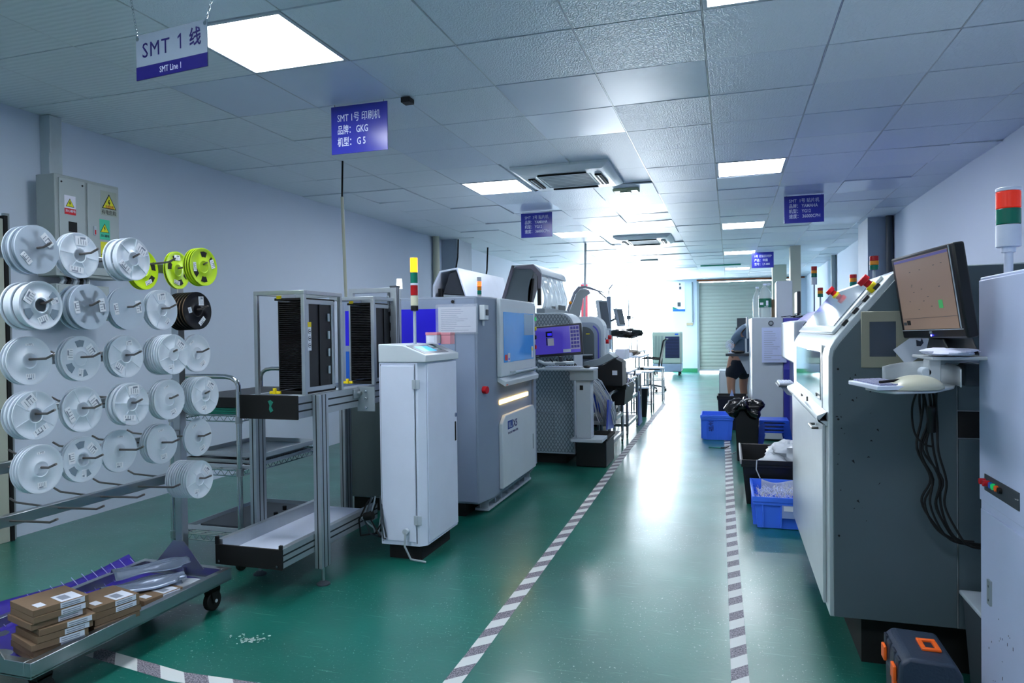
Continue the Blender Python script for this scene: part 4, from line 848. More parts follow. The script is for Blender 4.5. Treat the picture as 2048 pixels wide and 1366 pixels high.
build('bolt_strip', MB().box(-1.275, -1.262, y0+.02, y0+.05, .9, 1.3, OFFW).box(-1.262, -1.258, y0+.025, y0+.045, .95, .97, SOOT).box(-1.262, -1.258, y0+.025, y0+.045, 1.15, 1.17, SOOT), m2)
# third body and masts behind
m3 = mounter(8.9, 11.0, 'third grey mounter, farthest, with slim masts and monitors', x0=-2.6, x1=-1.50, top=1.34, side=LGREY, cov=.2, xb=-1.85, tb=1.0)
build('mast', MB().box(-1.66, -1.58, 9.12, 9.2, 1.0, 1.62, LGREY), m3, .004); build('mast', MB().box(-1.57, -1.52, 9.3, 9.36, 1.0, 1.70, BLUEG), m3, .004)
build('emergency_button', MB().cyl((-1.50, 9.0, 1.16), (-1.46, 9.0, 1.16), .028, REDB, 14), m3)
build('edge_strip', MB().box(-1.54, -1.525, 8.895, 8.905, .9, 1.25, PURPLE), m3)
build('gripper_rod', MB().tube([(-1.55, 9.33, 1.70), (-1.54, 9.33, 1.80), (-1.49, 9.33, 1.86)], .006, DGREY).tube([(-1.62, 9.16, 1.62), (-1.64, 9.16, 1.78)], .005, DGREY), m3)
def small_monitor(x, y, z, w, h, rz, rx, label, m=LGREY):
    T = Matrix.Translation((x, y, z)) @ Matrix.Rotation(rz, 4, 'Z') @ Matrix.Rotation(rx, 4, 'X')
    t = thing('machine_monitor', label, 'monitor', (x, y, z), 'small monitors on the mounter masts')
    build('casing', MB(T).box(-w/2, w/2, -.02, .02, -h/2, h/2, m), t, .006); build('screen', MB(T).box(-w/2+.02, w/2-.02, -.022, -.0205, -h/2+.02, h/2-.02, SCR_OFF if rz else m), t)
    build('bracket', MB(T).box(-.03, .03, .02, .06, -.03, .03, DGREY).cyl((0, .04, 0), (.0, .14, -.02), .012, DGREY, 10), t); return t
small_monitor(-1.44, 8.3, 1.43, .26, .36, R(75), R(-8), 'grey monitor backside-on beside the arched mounter opening')
small_monitor(-1.40, 9.33, 1.42, .24, .24, R(78), R(-12), 'small grey monitor on the farthest mast against the windows')
# raised hoods
def hood_thing(name, label, loc): return thing(name, label, 'machine hood', loc, 'raised machine hoods')
t = hood_thing('raised_hood', 'large raised grey hood with clear front film over the first mounter', (-1.9, 7.0, 1.425))
y0, y1 = 6.5, 7.55
build('end_plate', MB().prism([(-2.13, 1.50), (-1.99, 1.885), (-1.80, 1.865), (-1.86, 1.46)], 'y', y0+.02, y0+.035, mat('hood_inner_grey', '7A848A', .5)), t, .002)
build('shell', MB().prism([(-2.02, 1.895), (-1.80, 1.90), (-1.735, 1.85), (-1.715, 1.80), (-1.735, 1.79), (-1.76, 1.84), (-1.81, 1.875), (-2.01, 1.87)], 'y', y0, y1, OFFW), t, .002)
build('side_band', MB().prism([(-2.15, 1.50), (-2.02, 1.895), (-1.99, 1.89), (-2.12, 1.50)], 'y', y0, y1, mat('mauve_grey', '8C8490', .5)), t)
build('arch_rim', MB().prism([(-1.99, 1.88), (-1.80, 1.895), (-1.72, 1.80), (-1.73, 1.66), (-1.755, 1.66), (-1.76, 1.78), (-1.82, 1.85), (-1.97, 1.86)], 'y', y0-.004, y0+.018, MT['mauve_grey']), t, .002)
build('gas_strut', MB().prism([(-1.86, 1.66), (-1.835, 1.76), (-1.80, 1.76), (-1.84, 1.5), (-1.86, 1.43), (-1.875, 1.45)], 'y', y0+.02, y0+.05, BLACK), t)
build('black_jamb', MB().box(-1.765, -1.735, y0+.0, y0+.04, 1.50, 1.78, BLACK), t)
def film(u, w): return (-1.725+.025*sin(w*5)+.006*sin(u*31), y0+.02+(y1-y0-.04)*u, 1.46+w*.35)
build('clear_film', MB().grid(film, 26, 10, mat('clear_film_grey', 'C8D2D6', .12, alpha=.7, bump=.4, bscale=14)), t, solid=.002)
build('lower_bar', MB().box(-1.78, -1.70, y0+.02, y1, 1.425, 1.47, MGREY).box(-1.70, -1.695, y0+.3, y0+.45, 1.475, 1.50, BLACK).box(-1.70, -1.695, y0+.6, y0+.9, 1.47, 1.52, BLACK), t, .003)
build('back_post', MB().box(-2.1, -2.06, y0+.1, y0+.14, 1.425, 1.56, BLACK), t)
t = hood_thing('raised_hood', 'white rounded hood with dark glass end rising behind the paste printer', (-3.0, 8.3, 1.45))
y0, y1 = 7.5, 9.2; P1 = [(-3.30, 1.45), (-3.30, 1.80), (-3.21, 1.965), (-2.985, 1.995), (-2.86, 1.62), (-2.84, 1.45)]
P2 = [(-3.275, 1.45), (-3.275, 1.79), (-3.195, 1.945), (-3.0, 1.97), (-2.885, 1.62), (-2.865, 1.45)]
v = [(x, y0, z) for x, z in P1]+[(x, y1, z) for x, z in P1]+[(x, y0, z) for x, z in P2]+[(x, y1, z) for x, z in P2]; n = 6
f = [(k, k+1, n+k+1, n+k) for k in range(5)]+[(2*n+k, 3*n+k, 3*n+k+1, 2*n+k+1) for k in range(5)]+[(k, 2*n+k, 2*n+k+1, k+1) for k in range(5)]+[(n+k, n+k+1, 3*n+k+1, 3*n+k) for k in range(5)]
mb = MB(); mb.add(v, f, WHITE); build('shell', mb, t, .006)
build('end_glass', MB().prism([(-3.17, 1.70), (-3.09, 1.93), (-3.0, 1.955), (-2.90, 1.68)], 'y', y0+.02, y0+.03, mat('smoked_glass', '383C44', .1)), t)
build('lower_glass', MB().prism([(-3.17, 1.46), (-3.17, 1.69), (-2.90, 1.67), (-2.875, 1.46)], 'y', y0+.02, y0+.03, MGREY), t)
build('hinge_post', MB().box(-3.23, -3.18, y0+.0, y0+.05, 1.46, 1.76, BLACK), t, .004)
build('far_end', MB().prism(P1, 'y', y1, y1+.02, WHITE), t)
t = thing('rear_line_machine', 'large grey machine standing against the left wall under the white hood', 'machine', (-3.3, 8.3, 0))
build('body', MB().box(-3.9, -2.8, 7.3, 9.4, .08, 1.45, LGREY), t, .02); build('plinth', MB().box(-3.85, -2.85, 7.35, 9.35, 0, .08, SOOT), t)
#build('control_box', MB().box(-3.45, -3.33, 7.4, 7.5, 1.45, 1.62, MGREY), t, .004)
t = hood_thing('raised_hood', 'thin arched grey lid raised over the second mounter', (-1.65, 8.8, 1.385))
y0, y1 = 8.3, 8.8
O = [(-1.93, 1.40), (-1.80, 1.72), (-1.74, 1.785), (-1.65, 1.79), (-1.50, 1.73), (-1.40, 1.635)]; I = [(-1.415, 1.63), (-1.51, 1.715), (-1.65, 1.765), (-1.725, 1.755), (-1.775, 1.705), (-1.90, 1.40)]
build('lid_rim', MB().prism(O+I, 'y', y0, y0+.05, mat('rim_grey', '6C7480', .4)), t, .003)
build('lid_shell', MB().prism(O[1:5]+[(-1.51, 1.72), (-1.65, 1.775), (-1.735, 1.77), (-1.79, 1.70)], 'y', y0+.05, y1, BLUEG), t)
build('inner_plate', MB().prism([(-1.89, 1.41), (-1.77, 1.70), (-1.72, 1.74), (-1.62, 1.74), (-1.60, 1.70), (-1.69, 1.64), (-1.735, 1.41)], 'y', y0+.02, y0+.04, MT['hood_inner_grey']), t, .002)
build('orange_lamp', MB().ball((-1.84, y0-.005, 1.59), .02, AMBER, 8), t)

# operator monitor on the first mounter
T = Matrix.Translation((-1.468, 6.07, 1.165)) @ Matrix.Rotation(R(4), 4, 'Z') @ Matrix.Rotation(R(-4), 4, 'Y') @ Matrix.Rotation(R(-8), 4, 'X')
t = thing('operator_monitor', 'black framed flat monitor with purple screen beside the paste printer', 'monitor', (-1.47, 6.07, 1.0))
build('casing', MB(T).box(-.225, .225, -.014, .02, -.14, .14, mat('monitor_casing', '24262E', .4)), t, .006)
SP = mat('purple_screen', '4A3CA0', .3, emit=.16, ecol='4A3CC0', var=0)
sc = build('screen', MB(T).box(-.205, .205, -.0155, -.0145, -.118, .122, SP), t)
ic = MB(T).box(.118, .203, -.0165, -.0156, -.09, .118, mat('screen_grey', '8C8AA8', .4, emit=.1))
for a in range(3):
    for c in range(6): ic.box(.124+a*.026, .146+a*.026, -.0172, -.0166, -.078+c*.033, -.053+c*.033, mat('screen_icon', '34308C', .4, emit=.04))
build('icon_panel', ic, sc)
build('machine_drawing', MB(T).box(-.10, -.04, -.0165, -.0156, .035, .085, SOOT).box(-.085, -.045, -.017, -.0164, .045, .07, mat('screen_blue', '3028E0', .3, emit=.3)).box(-.085, -.03, -.0165, -.0156, -.045, .022, mat('screen_light', 'A0A4B0', .4, emit=.1)).box(-.098, -.088, -.0165, -.0156, -.04, .03, SOOT), sc)
build('caption_box', MB(T).box(.05, .118, -.0165, -.0156, -.112, -.085, PAPER), sc)
build('power_mark', MB(T).box(-.195, -.17, -.0165, -.0142, -.131, -.127, LGREY), t)
build('neck', MB().cyl((-1.45, 6.10, 1.03), (-1.45, 6.14, .96), .018, DGREY, 12).box(-1.5, -1.40, 6.1, 6.35, .945, .965, MGREY), t)
t = thing('operator_console', 'grey pedestal with flat keyboard tray beside the first mounter', 'console', (-1.3, 6.1, 0))
build('tray', MB().box(-1.62, -1.13, 5.93, 6.22, .905, .922, LGREY), t, .004)
build('head_box', MB().box(-1.34, -1.13, 5.98, 6.2, .815, .904, MGREY), t, .004)
build('column', MB().box(-1.295, -1.165, 6.02, 6.16, .305, .814, LGREY), t, .004); build('cable_port', MB().box(-1.26, -1.23, 6.0185, 6.021, .73, .77, SOOT), t)
build('base_shelf', MB().box(-1.34, -1.06, 5.98, 6.25, .275, .304, LGREY), t, .004)
build('arm', MB().tube([(-1.7, 6.3, .97), (-1.62, 6.18, .955), (-1.45, 6.12, .96), (-1.33, 6.12, .965)], .016, OFFW, 10), t)
kb = thing('keyboard', 'slim pale keyboard on the tray under the purple monitor', 'keyboard', (-1.42, 6.05, .923))
build('base', MB().box(-1.56, -1.24, 5.96, 6.08, .923, .935, LGREY), kb, .002)
ky = MB()
for a in range(14):
    for c in range(4): ky.box(-1.552+a*.022, -1.534+a*.022, 5.966+c*.027, 5.988+c*.027, .935, .940, WHITE)
build('keys', ky, kb)
single('computer_mouse', MB().ball((-1.2, 6.05, .934), .032, SOOT, 10, (1, 1.5, .42)), 'black computer mouse right of the pale keyboard', 'mouse')
cb = MB()
for k in range(5): cb.tube([(-1.55+k*.05, 6.13, 1.0), (-1.52+k*.05, 6.15, .95-.01*k), (-1.44+k*.03, 6.16, .945), (-1.38, 6.16, .99)], .005, SOOT)
single('cable_tangle', cb, 'black cables looping below the purple monitor', 'cables')
# black crates under console
t = thing('black_storage_box', 'black storage box on the floor under the grey console', 'box', (-1.2, 6.5, 0))
build('box_body', MB().box(-1.36, -1.08, 6.3, 6.75, .0, .24, BLACK), t, .01); build('lid', MB().box(-1.37, -1.07, 6.29, 6.76, .245, .27, SOOT), t, .005)
# feeder cart / trolleys
def bar_cart(x0, x1, y0, y1, h, sh, label):
    t = thing('parts_cart', label, 'cart', ((x0+x1)/2, (y0+y1)/2, 0), 'steel parts carts with curved handles')
    for x in (x0, x1):
        r = .09; pts = [(x, y0, .075), (x, y0, h-.06)]+[(x, y0+r-r*cos(R(a)), h-.06+.06*sin(R(a))) for a in (30, 60, 90)]+[(x, y1-r, h-.005)]+[(x, y1-r+r*sin(R(a)), h-.09+.085*cos(R(a))) for a in (30, 60, 90)]+[(x, y1, .075)]
        build('side_frame', MB().tube(pts, .016, STEEL, 10), t)
    for z in sh: build('shelf', MB().box(x0+.01, x1-.01, y0, y1, z, z+.02, DGREY).box(x0-.012, x1+.012, y0-.01, y0+.01, z-.01, z+.025, STEEL).box(x1-.012, x1+.012, y0, y1, z-.01, z+.025, STEEL).box(x0-.012, x0+.012, y0, y1, z-.01, z+.025, STEEL), t)
    for x in (x0, x1):
        for y in (y0, y1): c = build('caster', MB().box(x-.012, x+.012, y-.015, y+.015, .05, .078, MGREY), t); build('wheel', MB().cyl((x-.01, y, .03), (x+.01, y, .03), .03, CHROME, 14), c)
    return t
bar_cart(-1.40, -1.135, 6.82, 7.68, .62, [.12, .33], 'steel parts cart with curved handle beside the first mounter')
bar_cart(-1.44, -1.14, 8.1, 9.0, .66, [.14, .43], 'second steel parts cart with curved handle farther down the aisle')
BS = mat('blue_sheet', '2F45A8', .3)
single('blue_sheet', MB().prism([(6.42, .33), (6.50, .60), (6.74, .56), (6.80, .30)], 'x', -1.10, -1.085, BS), 'blue slanted plastic sheet between the console and the cart', 'sheet')
single('blue_bag', MB().blob((-1.3, 7.3, .50), .10, .16, .12, mat('blue_bag_plastic', '2A50D0', .3), 10, .3, 4), 'blue bag on the lower shelf of the first parts cart', 'bag')
single('plastic_wrap', MB().prism([(6.74, .33), (6.66, .55), (6.76, .56), (6.84, .33)], 'x', -1.08, -1.075, BAG), 'white clear wrap draped over the blue sheet', 'plastic wrap')
wb = MB(); rd = random.Random(2)
for k in range(26):
    x = -1.25+rd.uniform(-.06, .10); y = 6.55+rd.uniform(-.08, .12); s = rd.uniform(.1, .3)
    wb.tube([(x-.06, y-.05, .80), (x-.01, y, .74+rd.uniform(-.02, .03)), (x+.05, y+s*.3, .62), (x+.09+rd.uniform(-.02, .02), y+s*.6, .45), (x+.10, y+s*.8, .34+rd.uniform(0, .05))], .0055, CABLEW if k % 3 else LGREY, 5)
tag(build('tape_strips', wb), 'cascade of white carrier tape strips hanging behind the console', 'tape strips', None, 'stuff')
def tote(name, x0, x1, y0, y1, z0, h, m, label, cat='crate', rim=.018, tp=.02, grp=None, lip=None, ribs=0, handle=True):
    t = thing(name, label, cat, ((x0+x1)/2, (y0+y1)/2, z0), grp); w = .006
    a = (x0+tp, x1-tp, y0+tp, y1-tp); b_ = (x0, x1, y0, y1)
    def ring(q, d, z): return [(q[0]+d, q[2]+d, z), (q[1]-d, q[2]+d, z), (q[1]-d, q[3]-d, z), (q[0]+d, q[3]-d, z)]
    v = ring(a, 0, z0+.002)+ring(b_, .0, z0+h)+ring(b_, w, z0+h)+ring(a, w, z0+.012)
    f = [(3, 2, 1, 0)]+[(r*4+k, r*4+(k+1) % 4, r*4+4+(k+1) % 4, r*4+4+k) for r in range(3) for k in range(4)]+[(12, 13, 14, 15)]
    mb = MB(); mb.add(v, f, m); build('shell', mb, t, .002)
    build('rim', MB().frame(x0-rim*.5, x1+rim*.5, y0-rim*.5, y1+rim*.5, rim*.5+.001, 'z', z0+h-.03, z0+h+.002, lip or m).frame(x0-.004, x1+.004, y0-.004, y1+.004, .006, 'z', z0+h-.05, z0+h-.03, m), t, .002)
    if ribs:
        rb = MB()
        for k in range(ribs): x = x0+(x1-x0)*(k+.5)/ribs; rb.box(x-.004, x+.004, y0-.003, y0+tp, z0+.012, z0+h-.03, m)
        for k in range(ribs+1): y = y0+(y1-y0)*(k+.5)/(ribs+1); rb.box(x0-.003, x0+tp, y-.004, y+.004, z0+.012, z0+h-.03, m)
        build('ribs', rb, t)
    return t
tote('black_tote', -1.33, -1.04, 7.3, 8.0, .46, .22, BLACK, 'black tote full of tape strips on the first parts cart')
tb = MB(); rd = random.Random(8)
for k in range(30):
    x = -1.2+rd.uniform(-.12, .12); y = 7.6+rd.uniform(-.25, .25); tb.tube([(x, y, .6), (x+rd.uniform(-.05, .05), y+rd.uniform(-.1, .1), .70+rd.uniform(0, .07)), (x+rd.uniform(-.1, .1), y+rd.uniform(-.15, .15), .66)], .007, CABLEW if k % 2 else WHITE, 5)
tag(build('tape_scraps', tb), 'heap of white tape scraps in the black tote on the cart', 'tape scraps', None, 'stuff')
t = thing('feeder_bin', 'black feeder bin with slanted grey cover beyond the keyboard tray', 'bin', (-1.25, 7.2, .68))
build('bin_body', MB().prism([(-1.42, .69), (-1.03, .69), (-1.03, .93), (-1.10, .965), (-1.22, .90), (-1.42, .84)], 'y', 7.0, 7.29, BLACK), t, .004)
build('slanted_cover', MB().prism([(-1.42, .845), (-1.22, .91), (-1.10, .975), (-1.16, 1.02), (-1.28, .96), (-1.42, .93)], 'y', 6.99, 7.29, MGREY), t, .003)
build('white_box', MB().box(-1.15, -1.04, 7.32, 7.6, .94, 1.05, WHITE), t, .003); build('label', MB().box(-1.13, -1.08, 6.996, 6.999, .80, .845, PAPER), t)
t = thing('side_table', 'white topped side table behind the slanted feeder cover', 'table', (-1.25, 8.3, 0))
build('tabletop', MB().box(-1.55, -1.12, 8.15, 8.95, .745, .765, WHITE), t, .003)
for x in (-1.52, -1.15):
    for y in (8.19, 8.9): build('leg', MB().box(x-.012, x+.012, y-.012, y+.012, .67, .745, STEEL), t)
# metal stools
def stool(x, y, h, label, w=.17):
    t = thing('metal_stool', label, 'stool', (x, y, 0), 'silver stools beside the mounters')
    build('seat', MB().box(x-w, x+w, y-w, y+w, h-.02, h, WHITE), t, .004)
    for sx in (-1, 1):
        for sy in (-1, 1): build('leg', MB().box(x+sx*(w-.02)-.011, x+sx*(w-.02)+.011, y+sy*(w-.02)-.011, y+sy*(w-.02)+.011, 0, h-.02, STEEL), t)
    fr = MB()
    for z in (.12, .36): fr.frame(x-w+.01, x+w-.01, y-w+.01, y+w-.01, .014, 'z', z, z+.014, STEEL)
    build('stretcher', fr, t); return t
stool(-1.31, 9.4, .68, 'silver stool with white seat, nearest of the three along the mounters')
stool(-1.29, 10.85, .62, 'silver stool with white seat, middle of the three along the mounters')
stool(-1.28, 12.55, .585, 'silver stool with white seat, farthest of the three near the office chair')
single('folded_purple_sheet', MB().prism([(9.04, .02), (9.04, .46), (9.10, .46), (9.40, .02)], 'x', -1.13, -1.12, BS), 'blue-purple sheet leaning against the second parts cart', 'sheet')
t = thing('waste_bin', 'black waste bin with white rim between the stools', 'bin', (-1.22, 10.2, 0))
build('bin_body', MB().lathe([(.07, 0), (.095, .42), (.09, .42), (.066, .01)], (-1.22, 10.15, 0), BLACK, 'z', 20), t); build('rim', MB().lathe([(.092, .41), (.10, .41), (.10, .43), (.092, .43)], (-1.22, 10.15, 0), WHITE, 'z', 20), t)
# office chair
t = thing('office_chair', 'black office chair with tall thin back standing in the aisle', 'chair', (-1.55, 14.4, 0)); cx, cy = -1.55, 14.4
build('backrest', MB().prism([(cx+.18, .55), (cx+.20, .55), (cx+.30, 1.02), (cx+.36, 1.06), (cx+.33, 1.07), (cx+.27, 1.03)], 'y', cy-.22, cy+.22, BLACK), t, .004)
build('seat', MB().box(cx-.25, cx+.22, cy-.24, cy+.24, .44, .50, BLACK), t, .02)
build('armrest', MB().tube([(cx+.2, cy-.26, .5), (cx+.22, cy-.27, .66), (cx-.1, cy-.27, .68), (cx-.15, cy-.27, .66)], .016, SOOT), t); build('armrest', MB().tube([(cx+.2, cy+.26, .5), (cx+.22, cy+.27, .66), (cx-.1, cy+.27, .68), (cx-.15, cy+.27, .66)], .016, SOOT), t)
build('gas_column', MB().cyl((cx, cy, .12), (cx, cy, .44), .025, SOOT, 12), t)
for k in range(5):
    a = 2*pi*k/5+.2; c = build('base_spoke', MB().tube([(cx, cy, .13), (cx+.30*cos(a), cy+.30*sin(a), .08)], .018, DGREY), t); build('caster', MB().cyl((cx+.30*cos(a)-.02, cy+.30*sin(a), .03), (cx+.30*cos(a)+.02, cy+.30*sin(a), .03), .03, SOOT, 12), c)
# benches in the back
def bench(x0, x1, y0, y1, h, label, m=WHITE):
    t = thing('work_table', label, 'table', ((x0+x1)/2, (y0+y1)/2, 0), 'white work tables at the back'); build('tabletop', MB().box(x0, x1, y0, y1, h-.03, h, m), t, .003)
    for x in (x0+.03, x1-.03):
        for y in (y0+.03, y1-.03): build('leg', MB().box(x-.015, x+.015, y-.015, y+.015, 0, h-.03, MGREY), t)
bench(-2.2, -1.45, 12.0, 13.4, .80, 'white work table behind the third mounter, nearer one'); bench(-2.4, -1.75, 13.9, 15.4, .82, 'white work table farther back beside the office chair')
t = thing('black_roll_rack', 'black wrapped roll lying on thin stand before bright windows', 'rack', (-1.95, 13.3, .8))
build('roll', MB().blob((-1.82, 12.9, 1.19), .32, .14, .085, DARKBAG, 12, .25, 6), t)
for x in (-2.08, -1.98, -1.72, -1.62): build('leg', MB().cyl((x, 12.9, .80), (x, 12.9, 1.17), .01, DGREY, 8), t)
single('parts_pile', MB().blob((-1.72, 12.5, .85), .20, .3, .05, mat('brown_parts', '6E6458', .7), 10, .4, 3), 'brown heap of parts on the nearer white work table', 'parts')
single('paper_stack', MB().box(-2.0, -1.62, 12.1, 12.35, .801, .86, PAPER), 'stack of white papers at the near end of the table', 'papers', bevel=.002)
t = thing('test_rig', 'thin metal rig with horizontal rod silhouetted against the windows', 'rig', (-2.0, 14.6, .82))
build('upright', MB().cyl((-2.0, 14.6, .82), (-2.0, 14.6, 1.95), .012, MGREY, 8), t); build('rod', MB().cyl((-2.3, 14.6, 1.52), (-1.62, 14.6, 1.50), .010, MGREY, 8), t); build('clamp', MB().box(-2.04, -1.96, 14.56, 14.64, 1.47, 1.55, DGREY), t)
# air cooler
t = thing('air_cooler', 'tall portable air cooler with dark front grille by the back wall', 'air cooler', (-1.65, 19.7, 0)); AC = mat('cooler_body', 'A7B4A8', .5)
build('body', MB().box(-2.03, -1.26, 19.4, 20.1, .32, 1.19, AC), t, .03); build('water_tank', MB().box(-2.03, -1.26, 19.4, 20.1, .10, .315, MT['printer_side']), t, .02)
gb = MB().box(-1.68, -1.30, 19.39, 19.399, .48, 1.06, mat('grille_navy', '26305C', .5))
for k in range(14): gb.box(-1.67, -1.31, 19.38, 19.389, .50+k*.04, .508+k*.04, SOOT)
build('front_grille', gb, t)
lv = MB()
for k in range(7): lv.box(-1.99+k*.04, -1.975+k*.04, 19.39, 19.399, .50, 1.08, mat('louver_grey', '6E7E80', .5))
build('side_louvers', lv, t); build('badge', MB().box(-1.42, -1.33, 19.39, 19.398, 1.10, 1.14, BLUEP), t)
for x in (-1.97, -1.32):
    for y in (19.47, 20.03): build('caster', MB().cyl((x-.02, y, .05), (x+.02, y, .05), .05, SOOT, 12), t)
# poster, wall box
t = thing('wall_poster', 'tall white poster with green and blue foot on the back wall', 'poster', (-1.42, 20.99, 1.75))
build('sheet', MB().box(-1.59, -1.24, 20.988, 20.996, 1.78, 2.64, mat('poster_paper', 'D8DED8', .6)), t); build('foot_band', MB().box(-1.59, -1.24, 20.984, 20.988, 1.78, 1.84, BLUEP), t); build('green_corner', MB().prism([(-1.59, 1.84), (-1.42, 1.84), (-1.59, 1.92)], 'y', 20.984, 20.988, GREENP), t)
build('picture', MB().box(-1.45, -1.36, 20.983, 20.9875, 1.92, 2.04, DGREY).box(-1.40, -1.34, 20.983, 20.9875, 2.42, 2.50, INK).box(-1.40, -1.36, 20.983, 20.9875, 2.54, 2.60, INK), t)
t = thing('conduit', 'thin white conduit dropping to a small wall box beside the shutter', 'conduit', (-1.05, 20.95, 1.35)); build('pipe', MB().cyl((-1.03, 20.97, 1.45), (-1.03, 20.97, 2.62), .02, MGREY, 8), t); build('socket_box', MB().box(-1.2, -1.02, 20.95, 20.995, 1.36, 1.44, mat('socket_tan', 'B8A88C', .5)), t, .004)
single('wall_frame', MB().frame(10.9, 11.6, 1.5, 2.25, .04, 'x', XL+.001, XL+.03, MGREY), 'grey open frame on the left wall behind the white hood', 'frame')
# ------------------------------------------------------------------ inspection machine right of the aisle
t = thing('inspection_machine', 'big grey machine with sloped glass lid, nearest on the right', 'machine', (.95, 3.45, 0)); IM = t
Ya, Yb, Xa = 2.74, 4.18, .34
SLP = [(.34, .20), (.34, 1.145), (.345, 1.175), (.36, 1.205), (.385, 1.238), (.545, 1.435), (.58, 1.455), (1.55, 1.47), (1.55, .20)]
LMET = mat('brushed_light_metal', 'B9C2C6', .3, .35, scale=14, bump=.02, bscale=8)
build('feet', MB().box(.46, 1.5, Ya+.12, Yb-.1, 0, .2, SOOT), t)
build('body', MB().prism(SLP, 'y', Ya+.012, Yb, LMET), t, .003)
NP = [(.353, .205), (.353, 1.14), (.357, 1.165), (.372, 1.19), (.397, 1.222), (.555, 1.415), (.60, 1.437), (.742, 1.443), (.742, .205)]
build('near_side_panel', MB().prism(NP, 'y', Ya, Ya+.011, MGREEN), t, .002)
build('rear_side_panel', MB().box(.748, 1.54, Ya+.005, Ya+.011, .205, .86, MGREEN).box(.748, 1.54, Ya+.005, Ya+.011, .96, 1.455, MGREEN), t, .001)
build('cable_gap', MB().box(.748, 1.5, Ya+.004, Ya+.010, .865, .955, SOOT), t)
build('panel_screws', MB().cyl((.37, Ya-.002, 1.10), (.37, Ya, 1.10), .004, SOOT, 8).cyl((.37, Ya-.002, .92), (.37, Ya, .92), .004, SOOT, 8).cyl((.37, Ya-.002, .5), (.37, Ya, .5), .004, SOOT, 8), t)
sc = MB(); rd = random.Random(6)
for k in range(26):
    x = rd.uniform(.36, .50); z = rd.uniform(.55, 1.12); a = rd.uniform(-1, 1); w = rd.uniform(.004, .014); sc.prism([(x, z), (x+w*cos(a), z+w*sin(a)), (x+w*.5, z+.005)], 'y', Ya-.0006, Ya, SOOT)
build('paint_chips', sc, t)
dw = build('operator_window_frame', MB().box(.445, .64, Ya-.006, Ya, 1.105, 1.305, mat('beige_frame', '8E8E7E', .5)), t, .004); build('dark_screen', MB().box(.472, .555, Ya-.008, Ya-.0055, 1.145, 1.268, mat('dark_blue_screen', '3A4450', .2)), dw)
# left face: door, ledge, window
build('lower_door', MB().box(Xa-.012, Xa, Ya+.10, Yb-.03, .215, .885, LMET), t, .003)
build('ledge', MB().prism([(Xa-.03, .905), (Xa, .905), (Xa, .885), (Xa-.03, .90), (Xa-.036, .915), (Xa-.034, .925), (Xa, .94)], 'y', Ya+.05, Yb+.02, LMET), t, .001)
build('bottom_pull', MB().tube([(Xa-.014, Ya+.20, .86), (Xa-.035, Ya+.20, .86), (Xa-.035, Ya+.32, .86), (Xa-.014, Ya+.32, .86)], .005, ROD), t); build('top_pull', MB().tube([(Xa-.034, Ya+.40, .945), (Xa-.034, Ya+.40, .96), (Xa-.034, Ya+.62, .96), (Xa-.034, Ya+.62, .945)], .004, ROD), t)
build('window_glass', MB().box(Xa-.004, Xa+.002, Ya+.23, Yb-.20, .965, 1.155, mat('mirror_glass', '6E7E84', .05, .75, var=0)), t, .003)
build('window_bezel', MB().frame(Ya+.19, Yb-.16, .93, 1.185, .035, 'x', Xa-.002, Xa+.001, LMET), t, .001)
s0 = Vector((.385, 0, 1.238)); s1 = Vector((.545, 0, 1.435)); sd = (s1-s0).normalized(); sn = Vector((-sd.z, 0, sd.x))
if sn.x > 0: sn = -sn
def slope(u0, u1, y0, y1, h0, h1, m, mb):
    v = []
    for h in (h0, h1):
        for (u, y) in ((u0, y0), (u1, y0), (u1, y1), (u0, y1)): q = s0+sd*u+sn*h; v.append((q.x, y, q.z))
    return mb.add(v, [(3, 2, 1, 0), (4, 5, 6, 7), (0, 1, 5, 4), (1, 2, 6, 5), (2, 3, 7, 6), (3, 0, 4, 7)], m)
lid = build('sloped_lid', slope(-.02, .245, Ya+.10, Yb-.06, .001, .014, LMET, MB()), t, .003)
build('lid_glass', slope(.01, .225, Ya+.17, Yb-.12, .0145, .018, mat('smoked_lid_glass', '8D97A4', .05, .4, var=0), MB()), lid, .001)
for k in range(4): build('latch', slope(.02+k*.055, .045+k*.055, Ya+.04, Ya+.075, .0, .012, BLACK, MB()), t, .002)
build('hinge', slope(.02, .045, Yb-.05, Yb-.02, .001, .016, SOOT, MB()), t, .002)
for y, u in ((Ya+.07, .19), (Yb-.42, .205)):
    b0 = s0+sd*u; q = Vector((b0.x, y, b0.z)); d = (sn*.8+Vector((-.3, 0, .3))).normalized()
    e = build('emergency_stop', MB().cyl(q, q+d*.025, .019, YELLOW, 16), t, .002, label='red and yellow emergency stop'); build('button_head', MB().cyl(q+d*.025, q+d*.042, .014, REDB, 16).cyl(q+d*.042, q+d*.062, .022, REDB, 18), e, .002)
# small notice
T = Matrix.Translation((.61, Ya-.012, 1.175)) @ Matrix.Rotation(R(-38), 4, 'Y')
pn = thing('paper_notice', 'white paper notice with small leaf print taped at an angle', 'notice', (.61, Ya-.012, 1.15)); build('sheet', MB(T).box(-.055, .055, -.001, 0, -.035, .035, PAPER), pn)
build('leaf_print', MB(T).prism([(.01, .0), (.022, .018), (.03, .006), (.04, .012), (.034, -.004), (.02, -.008)], 'y', -.0015, -.001, INK), pn)
